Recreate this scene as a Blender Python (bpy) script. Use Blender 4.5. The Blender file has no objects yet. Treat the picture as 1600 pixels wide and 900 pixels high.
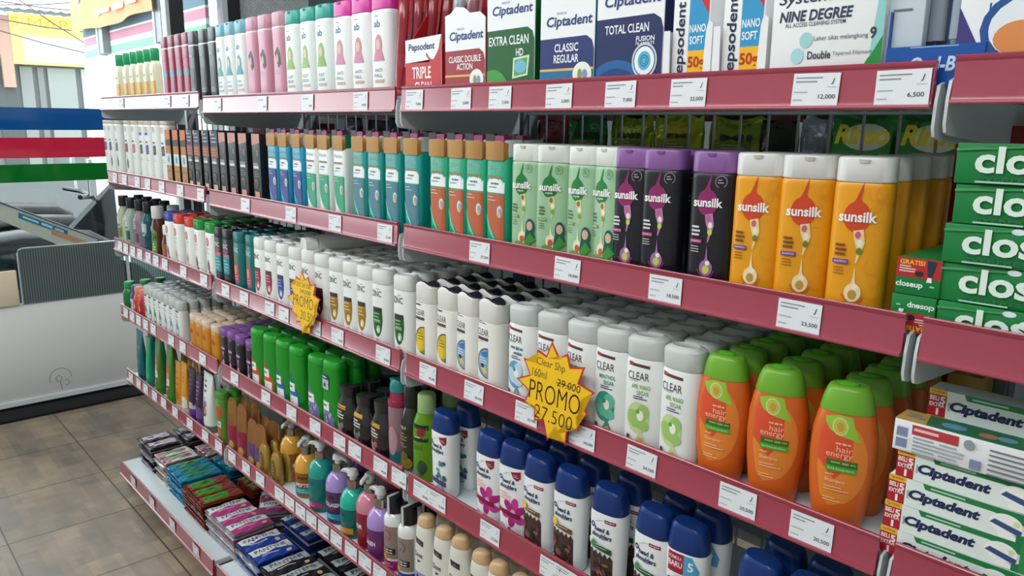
import bpy, bmesh, math, random
from mathutils import Vector, Matrix

# ------------------------------------------------------------------ camera, world, lights, exposure
SC = bpy.context.scene
COL = SC.collection
random.seed(7)
CAM = Vector((1.19742788, -0.80825863, 0.01149463))
CR = Vector((0.66870536, 0.74343826, 0.01151895))
CU = Vector((-0.16191883, 0.13048677, 0.97813879))
CF = Vector((-0.72568273, 0.65595179, -0.20763386))
FPX = 1207.154
cam_d = bpy.data.cameras.new('camera')
cam_d.sensor_width = 36.0
cam_d.lens = FPX / 1600 * 36.0
cam_d.clip_start = 0.02
cam_d.clip_end = 200
cam = bpy.data.objects.new('camera', cam_d)
COL.objects.link(cam)
cam.matrix_world = Matrix(((CR.x, CU.x, -CF.x, CAM.x), (CR.y, CU.y, -CF.y, CAM.y), (CR.z, CU.z, -CF.z, CAM.z), (0, 0, 0, 1)))
SC.camera = cam
SC.view_settings.view_transform = 'Standard'
SC.view_settings.look = 'None'
SC.view_settings.exposure = -0.12
SC.view_settings.gamma = 1.0
SC.view_settings.use_curve_mapping = False
world = bpy.data.worlds.new('overcast_sky')
SC.world = world
world.use_nodes = True
bg = world.node_tree.nodes['Background']
bg.inputs[0].default_value = (0.93, 0.97, 1.0, 1)
bg.inputs[1].default_value = 5.0


def area(name, loc, target, sx, sy, power, color=(1, 1, 1), portal=False):
    d = bpy.data.lights.new(name, 'AREA')
    d.shape = 'RECTANGLE'
    d.size, d.size_y = sx, sy
    d.energy = power
    d.color = color
    if portal:
        d.cycles.is_portal = True
    o = bpy.data.objects.new(name, d)
    COL.objects.link(o)
    o.location = loc
    q = (Vector(target) - Vector(loc)).to_track_quat('-Z', 'Y')
    o.rotation_euler = q.to_euler()
    return o


area('window_portal', (-3.12, -0.9, 0.3), (0, -0.9, 0.3), 4.4, 2.6, 1, portal=True)
area('ceiling_tube_light', (-1.5, -1.7, 1.45), (-1.3, -.2, -.6), 2.2, 0.4, 45, (0.97, 0.99, 1.0))
area('ceiling_tube_light', (0.9, -1.7, 1.45), (0.7, -.2, -.5), 2.2, 0.4, 39, (0.97, 0.99, 1.0))
area('ceiling_tube_light', (-.4, -.75, 1.45), (-.4, -.5, 0), 3.4, 0.12, 11, (0.97, 0.99, 1.0))
area('ceiling_tube_light', (0.2, 1.0, 1.45), (0.2, 0.8, 0), 2.6, 0.2, 48, (0.97, 0.99, 1.0))


# ------------------------------------------------------------------ small helpers
def pt(px, py, axis, val):
    """world point seen at a pixel, on the plane axis = val"""
    d = CF + CR * ((px - 800) / FPX) - CU * ((py - 450) / FPX)
    i = 'xyz'.index(axis)
    return CAM + d * ((val - CAM[i]) / d[i])


def X(px, y, z):
    """x on the line (y, z) that projects to pixel column px"""
    k = (px - 800) / FPX
    dy, dz = y - CAM.y, z - CAM.z
    return CAM.x + (k * (dy * CF.y + dz * CF.z) - (dy * CR.y + dz * CR.z)) / (CR.x - k * CF.x)


def lin(h):
    def f(c):
        c /= 255
        return c / 12.92 if c <= 0.04045 else ((c + 0.055) / 1.055) ** 2.4
    return tuple(f(int(h[i:i + 2], 16)) for i in (0, 2, 4)) + (1.0,)


_M = {}


def mat(h, kind='plastic'):
    key = (h, kind)
    if key in _M:
        return _M[key]
    m = bpy.data.materials.new(kind + '_' + h)
    m.use_nodes = True
    nt = m.node_tree
    b = nt.nodes['Principled BSDF']
    b.inputs['Base Color'].default_value = lin(h)
    rough, metal, spec = {'plastic': (.32, 0, .5), 'matte': (.7, 0, .35), 'print': (.38, 0, .45), 'paper': (.55, 0, .4), 'metal': (.22, 1, .5),
                          'paint': (.3, 0, .5), 'foil': (.16, .55, .6), 'gold': (.36, .5, .5), 'clear': (.22, 0, .5), 'liquid': (.12, 0, .5), 'gloss': (.14, 0, .5), 'rail': (.24, 0, .5)}[kind]
    b.inputs['Metallic'].default_value = metal
    b.inputs['Specular IOR Level'].default_value = spec
    if kind in ('rail', 'gloss'):
        b.inputs['Coat Weight'].default_value = 1.0 if kind == 'rail' else .5
        b.inputs['Coat Roughness'].default_value = .2 if kind == 'rail' else .12
    if kind == 'clear':
        b.inputs['Transmission Weight'].default_value = .12
        b.inputs['IOR'].default_value = 1.25
    if kind == 'liquid':
        b.inputs['Transmission Weight'].default_value = .55
        b.inputs['IOR'].default_value = 1.33
    tc = nt.nodes.new('ShaderNodeTexCoord')
    nz = nt.nodes.new('ShaderNodeTexNoise')
    nz.inputs['Scale'].default_value = 60 if kind != 'foil' else 45
    nz.inputs['Detail'].default_value = 2
    nt.links.new(tc.outputs['Object'], nz.inputs['Vector'])
    mr = nt.nodes.new('ShaderNodeMapRange')
    mr.inputs['To Min'].default_value = max(.02, rough - .05)
    mr.inputs['To Max'].default_value = rough + .06
    nt.links.new(nz.outputs['Fac'], mr.inputs['Value'])
    nt.links.new(mr.outputs['Result'], b.inputs['Roughness'])
    if kind == 'foil':
        bp = nt.nodes.new('ShaderNodeBump')
        bp.inputs['Strength'].default_value = .55
        bp.inputs['Distance'].default_value = .004
        nt.links.new(nz.outputs['Fac'], bp.inputs['Height'])
        nt.links.new(bp.outputs['Normal'], b.inputs['Normal'])
    _M[key] = m
    return m


class MB:
    def __init__(self):
        self.v, self.f, self.mi, self.mats = [], [], [], []

    def m(self, material):
        if material not in self.mats:
            self.mats.append(material)
        return self.mats.index(material)

    def add(self, vs, fs, material):
        o = len(self.v)
        k = self.m(material)
        self.v += [tuple(p) for p in vs]
        for f in fs:
            self.f.append(tuple(i + o for i in f))
            self.mi.append(k)
        return self

    def loft(self, rings, material, cap0=True, cap1=True, closed=True):
        n = len(rings[0])
        vs = [p for r in rings for p in r]
        fs = []
        for k in range(len(rings) - 1):
            for i in range(n if closed else n - 1):
                j = (i + 1) % n
                fs.append((k * n + i, k * n + j, (k + 1) * n + j, (k + 1) * n + i))
        if cap0:
            fs.append(tuple(range(n - 1, -1, -1)))
        if cap1:
            fs.append(tuple((len(rings) - 1) * n + i for i in range(n)))
        return self.add(vs, fs, material)

    def box(self, x0, x1, y0, y1, z0, z1, material, r=0.0):
        if r <= 0:
            v = [(x0, y0, z0), (x1, y0, z0), (x1, y1, z0), (x0, y1, z0), (x0, y0, z1), (x1, y0, z1), (x1, y1, z1), (x0, y1, z1)]
            return self.add(v, [(3, 2, 1, 0), (4, 5, 6, 7), (0, 1, 5, 4), (1, 2, 6, 5), (2, 3, 7, 6), (3, 0, 4, 7)], material)
        rings = []
        for z, i in ((z0, r), (z0 + r * .3, r * .3), (z0 + r, 0), (z1 - r, 0), (z1 - r * .3, r * .3), (z1, r)):
            rings.append(rrect(x0 + i, x1 - i, y0 + i, y1 - i, max(r - i * .6, r * .4), z))
        return self.loft(rings, material)

    def tube(self, pts, rad, material, seg=8):
        pts = [Vector(p) for p in pts]
        rings = []
        for i, p in enumerate(pts):
            t = (pts[min(i + 1, len(pts) - 1)] - pts[max(i - 1, 0)]).normalized()
            a = t.cross(Vector((0, 0, 1)))
            if a.length < .05:
                a = t.cross(Vector((1, 0, 0)))
            a.normalize()
            b = a.cross(t)
            rr = rad[i] if isinstance(rad, (list, tuple)) else rad
            rings.append([p + (a * math.cos(2 * math.pi * k / seg) + b * math.sin(2 * math.pi * k / seg)) * rr for k in range(seg)])
        return self.loft(rings, material)

    def prism(self, pts, lo, hi, axis, material):
        """extrude a 2D outline along axis: 'x' -> pts are (y, z), 'y' -> (x, z), 'z' -> (x, y)"""
        def p3(p, t):
            return {'x': (t, p[0], p[1]), 'y': (p[0], t, p[1]), 'z': (p[0], p[1], t)}[axis]
        n = len(pts)
        vs = [p3(p, lo) for p in pts] + [p3(p, hi) for p in pts]
        fs = [tuple(range(n)), tuple(range(2 * n - 1, n - 1, -1))] + [(i, i + n, (i + 1) % n + n, (i + 1) % n) for i in range(n)]
        return self.add(vs, fs, material)

    def mesh(self, name, sharp=38):
        me = bpy.data.meshes.new(name)
        me.from_pydata(self.v, [], self.f)
        for k in self.mats:
            me.materials.append(k)
        me.polygons.foreach_set('material_index', self.mi)
        bm = bmesh.new()
        bm.from_mesh(me)
        bmesh.ops.recalc_face_normals(bm, faces=bm.faces)
        bm.to_mesh(me)
        bm.free()
        if sharp:
            me.polygons.foreach_set('use_smooth', [True] * len(me.polygons))
            me.set_sharp_from_angle(angle=math.radians(sharp))
        return me

    def obj(self, name, parent=None, loc=(0, 0, 0), sharp=38):
        return link(name, self.mesh(name, sharp), parent, loc)


def link(name, data, parent=None, loc=(0, 0, 0)):
    o = bpy.data.objects.new(name, data)
    COL.objects.link(o)
    o.location = loc
    if parent is not None:
        o.parent = parent
    return o


def tag(o, label, cat, group=None):
    o['label'] = label
    o['category'] = cat
    if group:
        o['group'] = group
    return o


def empty(name, loc=(0, 0, 0), rz=0.0):
    o = link(name, None, None, loc)
    o.empty_display_size = .03
    o.rotation_euler = (0, 0, rz)
    return o


def structure(o):
    o['kind'] = 'structure'
    return o


def rrect(x0, x1, y0, y1, r, z, s=3):
    out = []
    for cx, cy, a0 in ((x1 - r, y1 - r, 0), (x0 + r, y1 - r, 90), (x0 + r, y0 + r, 180), (x1 - r, y0 + r, 270)):
        for k in range(s + 1):
            a = math.radians(a0 + 90 * k / s)
            out.append((cx + r * math.cos(a), cy + r * math.sin(a), z))
    return out


def sec(z, a, b, n=2.0, seg=36, tilt=0.0, xo=0.0, yo=0.0):
    out = []
    for k in range(seg):
        t = 2 * math.pi * (k + .5) / seg
        c, s = math.cos(t), math.sin(t)
        x = a * math.copysign(abs(c) ** (2 / n), c)
        y = b * math.copysign(abs(s) ** (2 / n), s)
        out.append((x + xo, y + yo, z + tilt * x))
    return out


# ------------------------------------------------------------------ flat artwork wrapped on a surface
_T = {}


def text_shape(s, bold=0.0, shear=0.0):
    key = (s, bold, shear)
    if key not in _T:
        cu = bpy.data.curves.new('t', 'FONT')
        cu.body = s
        cu.offset = bold
        cu.shear = shear
        cu.resolution_u = 3
        o = bpy.data.objects.new('t', cu)
        COL.objects.link(o)
        me = bpy.data.meshes.new_from_object(o.evaluated_get(bpy.context.evaluated_depsgraph_get()))
        vs = [(v.co.x, v.co.y) for v in me.vertices]
        fs = [tuple(p.vertices) for p in me.polygons]
        bpy.data.objects.remove(o)
        bpy.data.curves.remove(cu)
        bpy.data.meshes.remove(me)
        x0, x1 = min(v[0] for v in vs), max(v[0] for v in vs)
        y0, y1 = min(v[1] for v in vs), max(v[1] for v in vs)
        _T[key] = ([((v[0] - x0) / (x1 - x0) - .5, (v[1] - y0) / (y1 - y0) - .5) for v in vs], fs)
    return _T[key]


class Art:
    """flat shapes in label coordinates (x across, z up); later shapes lie over earlier ones"""

    def __init__(self):
        self.it = []

    def poly(self, pts, h, kind='print'):
        self.it.append((list(pts), [tuple(range(len(pts)))], h, kind))
        return self

    def rect(self, x0, z0, x1, z1, h, kind='print', sk=0.0):
        return self.poly([(x0, z0), (x1, z0 + sk), (x1, z1 + sk), (x0, z1)], h, kind)

    def ell(self, cx, cz, rx, rz, h, kind='print', n=20, rot=0.0):
        c, s = math.cos(rot), math.sin(rot)
        P = [(rx * math.cos(2 * math.pi * k / n), rz * math.sin(2 * math.pi * k / n)) for k in range(n)]
        return self.poly([(cx + x * c - z * s, cz + x * s + z * c) for x, z in P], h, kind)

    def ring(self, cx, cz, r, w, h, n=24, a0=0, a1=360):
        P = [(r, a) for a in range(n + 1)]
        out = [(cx + r * math.cos(math.radians(a0 + (a1 - a0) * k / n)), cz + r * math.sin(math.radians(a0 + (a1 - a0) * k / n))) for k in range(n + 1)]
        inn = [(cx + (r - w) * math.cos(math.radians(a0 + (a1 - a0) * k / n)), cz + (r - w) * math.sin(math.radians(a0 + (a1 - a0) * k / n))) for k in range(n + 1)]
        vs = out + inn
        self.it.append((vs, [(k, k + 1, n + 2 + k, n + 1 + k) for k in range(n)], h, 'print'))
        return self

    def text(self, s, cx, cz, w, hgt, h, bold=0.0, shear=0.0, rot=0.0, kind='print'):
        if s == '~':  # print too small to read in the photo: broken bars
            for k, (u, v) in enumerate(((-.5, -.12), (-.05, .22), (.28, .5))):
                self.rect(cx + u * w, cz - hgt * (.3 + .1 * (k % 2)), cx + v * w, cz + hgt * (.3 + .08 * (k % 2)), h)
            return self
        vs, fs = text_shape(s, bold, shear)
        c, sn = math.cos(rot), math.sin(rot)
        self.it.append(([(cx + x * w * c - z * hgt * sn, cz + x * w * sn + z * hgt * c) for x, z in vs], fs, h, kind))
        return self

    def lines(self, x0, z0, w, n, step, h, t=.0012, seed=1):
        r = random.Random(seed)
        for k in range(n):
            ww = w * (.6 + .4 * r.random())
            self.rect(x0, z0 - k * step, x0 + ww, z0 - k * step + t, h)
        return self

    def shift(self, dz, below=9.0):
        self.it = [([(x, z + (dz if max(p[1] for p in vs) < below else 0)) for x, z in vs], fs, h, k) for vs, fs, h, k in self.it]
        return self

    def drop(self, cx, cz, r, tail, h, bend=.004):
        P = [(cx + r * math.cos(math.radians(a)), cz + r * 1.12 * math.sin(math.radians(a))) for a in range(-252, 73, 12)]
        P += [(cx + r * .17, cz + r * 1.12 + (tail - r) * .14), (cx + bend * .6 + r * .1, cz + r + (tail - r) * .55), (cx + bend, cz + tail), (cx + bend * .3 - r * .08, cz + r + (tail - r) * .5), (cx - r * .17, cz + r * 1.1 + (tail - r) * .12)]
        return self.poly(P, h)


def art_mesh(art, mapf, name, step=.004, base=.0003, gap=.00007, zstep=0, clip=None):
    mb = MB()
    for i, (vs, fs, h, kind) in enumerate(art.it):
        bm = bmesh.new()
        bv = [bm.verts.new((x, 0, z)) for x, z in vs]
        for f in fs:
            try:
                bm.faces.new([bv[k] for k in f])
            except ValueError:
                pass
        if step:
            xs = [p[0] for p in vs]
            for k in range(math.ceil(min(xs) / step), math.floor(max(xs) / step) + 1):
                bmesh.ops.bisect_plane(bm, geom=bm.verts[:] + bm.edges[:] + bm.faces[:], dist=1e-7, plane_co=(k * step, 0, 0), plane_no=(1, 0, 0))
        if zstep:
            zs = [p[1] for p in vs]
            for k in range(math.ceil(min(zs) / zstep), math.floor(max(zs) / zstep) + 1):
                bmesh.ops.bisect_plane(bm, geom=bm.verts[:] + bm.edges[:] + bm.faces[:], dist=1e-7, plane_co=(0, 0, k * zstep), plane_no=(0, 0, 1))
        if clip:
            for co, no in (((clip[0], 0, 0), (-1, 0, 0)), ((clip[2], 0, 0), (1, 0, 0)), ((0, 0, clip[1]), (0, 0, -1)), ((0, 0, clip[3]), (0, 0, 1))):
                bmesh.ops.bisect_plane(bm, geom=bm.verts[:] + bm.edges[:] + bm.faces[:], dist=1e-7, plane_co=co, plane_no=no, clear_outer=True)
        if not bm.faces:
            bm.free()
            continue
        bmesh.ops.triangulate(bm, faces=bm.faces[:])
        bm.verts.index_update()
        off = base + i * gap
        mb.add([mapf(v.co.x, v.co.z, off) for v in bm.verts], [tuple(v.index for v in f.verts) for f in bm.faces], mat(h, kind))
        bm.free()
    me = bpy.data.meshes.new(name)
    me.from_pydata(mb.v, [], mb.f)
    for k in mb.mats:
        me.materials.append(k)
    me.polygons.foreach_set('material_index', mb.mi)
    return me


def body_map(prof, n):
    """surface of a lofted body: label (x, z) -> point on its front"""
    def f(x, z, off):
        a, b = prof[0][1], prof[0][2]
        for (z0, a0, b0), (z1, a1, b1) in zip(prof, prof[1:]):
            if z0 <= z <= z1:
                t = (z - z0) / (z1 - z0 + 1e-9)
                a, b = a0 + (a1 - a0) * t, b0 + (b1 - b0) * t
                break
        else:
            if z > prof[-1][0]:
                a, b = prof[-1][1], prof[-1][2]
        u = max(-.985, min(.985, x / a))
        w = (1 - abs(u) ** n) ** (1 / n)
        nx = math.copysign(abs(u) ** (n - 1), u) / a
        ny = -(w ** (n - 1)) / b
        L = math.hypot(nx, ny)
        return (u * a + nx / L * off, -b * w + ny / L * off, z)
    return f


def flat_front(yf):
    return lambda x, z, off: (x, yf - off, z)


def flat_side(xs):
    return lambda x, z, off: (xs + off, x, z)


def flat_top(zt):
    return lambda x, z, off: (x, z, zt + off)


class Proto:
    """one kind of product: parts (name, mesh, front_only, sub-parts)"""

    def __init__(self, name, cat, w, d, h):
        self.name, self.cat, self.w, self.d, self.h, self.parts = name, cat, w, d, h, []

    def part(self, name, mesh, front_only=False, subs=(), label=None):
        self.parts.append((name, mesh, front_only, list(subs), label))
        return self

    def put(self, loc, rz, label, group=None, front=True):
        r = empty(self.name, loc, rz)
        tag(r, label, self.cat, group)
        for nm, me, fo, subs, lb in self.parts:
            if fo and not front:
                continue
            o = link(nm, me, r)
            if lb:
                o['label'] = lb
            for sn, sm in subs:
                link(sn, sm, o)
        return r


ORD = 'first second third fourth fifth sixth seventh eighth ninth tenth eleventh'.split()
ROWS = ['front row', 'second row', 'third row', 'fourth row', 'fifth row', 'sixth row']
LOW = .013
SURF = {'A': .0575, 'B': -.194, 'C': -.4427, 'D': -.6909, 'E': -.9467}


def rows(proto, shelf, pxs, depth, look, group, y0=.009, yaw=0.0, zz=None, jit=.004, gap=.004, yaws=None, tail=''):
    """columns of one product from the window side towards the camera; each column is depth pieces deep"""
    zs = SURF[shelf] if zz is None else zz
    tall = 1 + LOW / proto.h
    many = len(pxs) > 1
    for i, px in enumerate(pxs):
        ww = yaw if yaws is None else yaws[i]
        yc = y0 + proto.d / 2 + abs(math.sin(ww)) * proto.w * .3
        x = X(px, yc, zs + LOW + proto.h / 2)
        dd = depth[i] if isinstance(depth, (list, tuple)) else depth
        for k in range(dd):
            ry = ww + random.uniform(-.03, .03) + (random.uniform(-.12, .12) if k else 0)
            lab = look
            if many:
                lab += f', {ORD[i]} from left' if not tail else f', {ORD[i]} {tail}'
            if dd > 1:
                lab += ', ' + ROWS[k]
            proto.put((x + (random.uniform(-jit, jit) if k else 0), yc + k * (proto.d + gap), zs), ry, lab, group, front=(k < 2)).scale = (1, 1, tall)


def bottle_mesh(prof, h, n=3.0, seg=36, kind='plastic', top=True):
    mb = MB()
    mb.loft([sec(z, a, b, n, seg) for z, a, b in prof], mat(h, kind))
    return mb.mesh('bottle_body')


def std_prof(H, w, d, cap, t=1.0, m=1.0):
    a, b = w / 2, d / 2
    zt = H - cap
    return [(0, a * .9 * t, b * .88), (.002, a * .97 * t, b * .96), (.007, a * t, b), (zt * .5, a * m, b), (zt - .006, a, b), (zt - .0012, a * .985, b * .98), (zt, a * .95, b * .94)]


def cap_mesh(H, w, d, cap, h, n=3.0, seg=36, kind='plastic', top=.95, tilt=0.0, dome=.003, groove=True):
    a, b = w / 2, d / 2
    z0 = H - cap
    mb = MB()
    R = [sec(z0 + .0004, a * .95, b * .95, n, seg), sec(z0 + .0014, a * .985, b * .985, n, seg)]
    R += [sec(H - dome - .002 if False else H - dome, a * top, b * top, n, seg, tilt), sec(H - dome * .35, a * top * .965, b * top * .95, n, seg, tilt), sec(H, a * top * .86, b * top * .8, n, seg, tilt)]
    mb.loft(R, mat(h, kind))
    if groove:
        mb.loft([[(x * .16 + 0, -b * top * .985 - .0004 + (y * .05), H - dome - .0035 + z) for x, y, z in sec(0, a, b, 2, 12)], [(x * .2, -b * top * .985 - .0016 + y * .05, H - dome + .0002 + z) for x, y, z in sec(0, a, b, 2, 12)]], mat(h, kind))
    return mb.mesh('bottle_cap')


def std(name, H, w, d, cap, body, capc, art=None, n=3.0, seg=36, bkind='plastic', ckind='plastic', t=1.0, m=1.0, top=.95, tilt=0.0, dome=.003, cat='bottle', groove=True, capw=1.0):
    pr = std_prof(H, w, d, cap, t, m)
    p = Proto(name, cat, w, d, H)
    p.part('body', bottle_mesh(pr, body, n, seg, bkind))
    p.part('cap', cap_mesh(H, w * capw, d * capw, cap, capc, n, seg, ckind, top, tilt, dome, groove))
    if art:
        p.part('label', art_mesh(art, body_map(pr, n), 'bottle_label'), True)
    return p


# ------------------------------------------------------------------ the room
FZ = -1.41
WX = -3.17


def node_mat(name):
    m = bpy.data.materials.new(name)
    m.use_nodes = True
    return m, m.node_tree, m.node_tree.nodes['Principled BSDF']


def floor_material():
    m, nt, b = node_mat('stone_mosaic_tile')
    N, L = nt.nodes.new, nt.links.new
    tc = N('ShaderNodeTexCoord')
    mp = N('ShaderNodeMapping')
    mp.inputs['Location'].default_value = (1.72, .0726 + .4 * 10, 0)
    L(tc.outputs['Object'], mp.inputs['Vector'])

    def brick(w, h, c1, c2, mortar, off, ms, seedx=0.0, bias=0.0):
        n = N('ShaderNodeTexBrick')
        n.offset = off
        n.inputs['Scale'].default_value = 1
        n.inputs['Brick Width'].default_value = w
        n.inputs['Row Height'].default_value = h
        n.inputs['Mortar Size'].default_value = ms
        n.inputs['Mortar Smooth'].default_value = .2
        n.inputs['Bias'].default_value = bias
        n.inputs['Color1'].default_value = lin(c1)
        n.inputs['Color2'].default_value = lin(c2)
        n.inputs['Mortar'].default_value = lin(mortar)
        if seedx:
            m2 = N('ShaderNodeMapping')
            m2.inputs['Location'].default_value = (seedx, seedx * .7, 0)
            L(mp.outputs['Vector'], m2.inputs['Vector'])
            L(m2.outputs['Vector'], n.inputs['Vector'])
        else:
            L(mp.outputs['Vector'], n.inputs['Vector'])
        return n
    a = brick(.1, .05, 'a08e79', '655f58', '80756a', .5, 0.0)
    c = brick(.16, .08, 'a38d74', '5c5853', '80756a', .37, 0.0, 3.13)
    e = brick(.2, .1, 'ab977f', '6b645d', '80756a', .25, 0.0, 7.9, -.2)
    mx = N('ShaderNodeMix')
    mx.data_type = 'RGBA'
    mx.inputs[0].default_value = .5
    L(a.outputs['Color'], mx.inputs[6])
    L(c.outputs['Color'], mx.inputs[7])
    mx2 = N('ShaderNodeMix')
    mx2.data_type = 'RGBA'
    mx2.inputs[0].default_value = .4
    L(mx.outputs[2], mx2.inputs[6])
    L(e.outputs['Color'], mx2.inputs[7])
    nz = N('ShaderNodeTexNoise')
    nz.inputs['Scale'].default_value = 9
    nz.inputs['Detail'].default_value = 6
    L(tc.outputs['Object'], nz.inputs['Vector'])
    ov = N('ShaderNodeMix')
    ov.data_type = 'RGBA'
    ov.blend_type = 'OVERLAY'
    ov.inputs[0].default_value = .45
    L(mx2.outputs[2], ov.inputs[6])
    L(nz.outputs['Fac'], ov.inputs[7])
    g = brick(.4, .4, 'ffffff', 'ffffff', '000000', 0.0, .0028)
    gm = N('ShaderNodeMix')
    gm.data_type = 'RGBA'
    L(g.outputs['Fac'], gm.inputs[0])
    L(ov.outputs[2], gm.inputs[6])
    gm.inputs[7].default_value = lin('453c33')
    L(gm.outputs[2], b.inputs['Base Color'])
    b.inputs['Roughness'].default_value = .38
    bp = N('ShaderNodeBump')
    bp.inputs['Strength'].default_value = .25
    bp.inputs['Distance'].default_value = .002
    L(nz.outputs['Fac'], bp.inputs['Height'])
    L(bp.outputs['Normal'], b.inputs['Normal'])
    return m


def plaster(name, h, rough=.8):
    m, nt, b = node_mat(name)
    b.inputs['Base Color'].default_value = lin(h)
    b.inputs['Roughness'].default_value = rough
    n = nt.nodes.new('ShaderNodeTexNoise')
    n.inputs['Scale'].default_value = 40
    bp = nt.nodes.new('ShaderNodeBump')
    bp.inputs['Strength'].default_value = .1
    nt.links.new(n.outputs['Fac'], bp.inputs['Height'])
    nt.links.new(bp.outputs['Normal'], b.inputs['Normal'])
    return m


def glass_material(name, h, keep=.9, rough=.02):
    """clear sheet: mostly see-through with a mirror sheen that grows at grazing angles"""
    m = bpy.data.materials.new(name)
    m.use_nodes = True
    nt = m.node_tree
    nt.nodes.clear()
    N, L = nt.nodes.new, nt.links.new
    out = N('ShaderNodeOutputMaterial')
    tr = N('ShaderNodeBsdfTransparent')
    tr.inputs[0].default_value = lin(h)
    gl = N('ShaderNodeBsdfGlossy')
    gl.inputs['Roughness'].default_value = rough
    gl.inputs[0].default_value = (.9, .95, .95, 1)
    fr = N('ShaderNodeFresnel')
    fr.inputs['IOR'].default_value = 1.4
    mx = N('ShaderNodeMixShader')
    L(fr.outputs[0], mx.inputs[0])
    L(tr.outputs[0], mx.inputs[1])
    L(gl.outputs[0], mx.inputs[2])
    L(mx.outputs[0], out.inputs['Surface'])
    return m


def vinyl(name, h):
    """coloured film stuck on glass: daylight glows through it"""
    m = bpy.data.materials.new(name)
    m.use_nodes = True
    nt = m.node_tree
    nt.nodes.clear()
    N, L = nt.nodes.new, nt.links.new
    out = N('ShaderNodeOutputMaterial')
    df = N('ShaderNodeBsdfDiffuse')
    df.inputs[0].default_value = lin(h)
    tl = N('ShaderNodeBsdfTranslucent')
    tl.inputs[0].default_value = lin(h)
    mx = N('ShaderNodeMixShader')
    mx.inputs[0].default_value = .3
    gl = N('ShaderNodeBsdfGlossy')
    gl.inputs['Roughness'].default_value = .06
    m2 = N('ShaderNodeMixShader')
    m2.inputs[0].default_value = .06
    L(df.outputs[0], mx.inputs[1])
    L(tl.outputs[0], mx.inputs[2])
    L(mx.outputs[0], m2.inputs[1])
    L(gl.outputs[0], m2.inputs[2])
    L(m2.outputs[0], out.inputs['Surface'])
    return m


wall_m = plaster('painted_plaster', 'd9dcda')
structure(MB().box(WX, 3.4, -2.4, 1.5, FZ - .05, FZ, floor_material()).obj('floor'))
structure(MB().box(WX, 3.4, -2.4, 1.5, 1.5, 1.55, plaster('ceiling_board', 'e8eae8')).obj('ceiling'))
structure(MB().box(WX - .1, 3.4, 1.5, 1.58, FZ, 1.5, plaster('dark_rear_wall', '565d61')).obj('wall_back'))
structure(MB().box(3.4, 3.48, -2.4, 1.58, FZ, 1.5, wall_m).obj('wall_right'))
structure(MB().box(WX - .1, 3.48, -2.48, -2.4, FZ, 1.5, wall_m).obj('wall_front'))

# the glass shop front at the far end
alu = mat('c6cccd', 'paint')
dark = mat('24282c', 'paint')
pane = MB().box(WX - .006, WX, -2.36, .68, -.875, 1.46, glass_material('window_glass', 'f2f7f7')).obj('glass_pane')
fr = MB()
fr.box(WX - .04, WX + .02, .69, .765, FZ, 1.5, dark)
fr.box(WX - .045, WX + .025, .672, .69, FZ, 1.5, alu)
fr.box(WX - .04, WX + .02, -2.4, -2.36, FZ, 1.5, dark)
fr.box(WX - .04, WX + .02, -2.4, .69, 1.46, 1.5, dark)
win = empty('window_1', (0, 0, 0))
structure(win)
pane.parent = win
fr.obj('window_frame', win)
for nm, h, z0, z1 in (('blue_band', '0d4f8f', -.043, .062), ('red_band', 'c2233f', -.176, -.079), ('green_band', '0a6a22', -.291, -.206)):
    MB().add([(WX + .002, -2.36, z0), (WX + .002, .672, z0), (WX + .002, .672, z1), (WX + .002, -2.36, z1)], [(0, 1, 2, 3)], vinyl(nm, h)).obj(nm, win)
pane2 = MB().box(WX - .006, WX, .765, .975, FZ, 1.5, glass_material('side_glass', 'f2f7f7')).obj('glass_pane', win)
structure(MB().box(WX - .05, WX + .03, 1.0, 1.07, FZ, 1.5, dark).box(WX - .05, WX + .03, .972, 1.0, FZ, 1.5, alu).obj('trim_1'))


def weave_material():
    m, nt, b = node_mat('woven_white_panel')
    N, L = nt.nodes.new, nt.links.new
    tc = N('ShaderNodeTexCoord')
    w1 = N('ShaderNodeTexBrick')
    w1.offset = .5
    w1.inputs['Scale'].default_value = 1
    w1.inputs['Brick Width'].default_value = .024
    w1.inputs['Row Height'].default_value = .008
    w1.inputs['Mortar Size'].default_value = .0014
    w1.inputs['Color1'].default_value = lin('e6eaea')
    w1.inputs['Color2'].default_value = lin('c9d0d2')
    w1.inputs['Mortar'].default_value = lin('7d878b')
    mp = N('ShaderNodeMapping')
    mp.inputs['Rotation'].default_value = (0, math.radians(90), math.radians(38))
    L(tc.outputs['Object'], mp.inputs['Vector'])
    L(mp.outputs['Vector'], w1.inputs['Vector'])
    L(w1.outputs['Color'], b.inputs['Base Color'])
    return m


structure(MB().box(WX - .03, WX, 1.07, 1.5, FZ, 1.5, weave_material()).obj('wall_left'))

# white board below the glass, threshold, pen doodle
pb = empty('white_board', (WX + .015, -.9, FZ))
tag(pb, 'long white laminate board standing under the shop window with a pen doodle', 'board')
MB().box(-.012, .012, -1.4, 1.58, .045, .53, mat('f3f5f4', 'paint'), .002).obj('board_sheet', pb)
MB().box(-.014, .02, -1.4, 1.58, .022, .045, mat('eef1f1', 'paint')).box(-.014, .015, -1.4, 1.58, .012, .022, dark).box(-.014, .022, -1.4, 1.58, .002, .012, mat('eef1f1', 'paint')).obj('base_rail', pb)
dd = MB()
pc = pt(95, 590, 'x', WX + .0285)


def pen(pts):
    dd.tube([(WX + .0275, pc.y + a, pc.z + c) for a, c in pts], .0011, mat('5c6470', 'matte'), 5)


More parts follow.
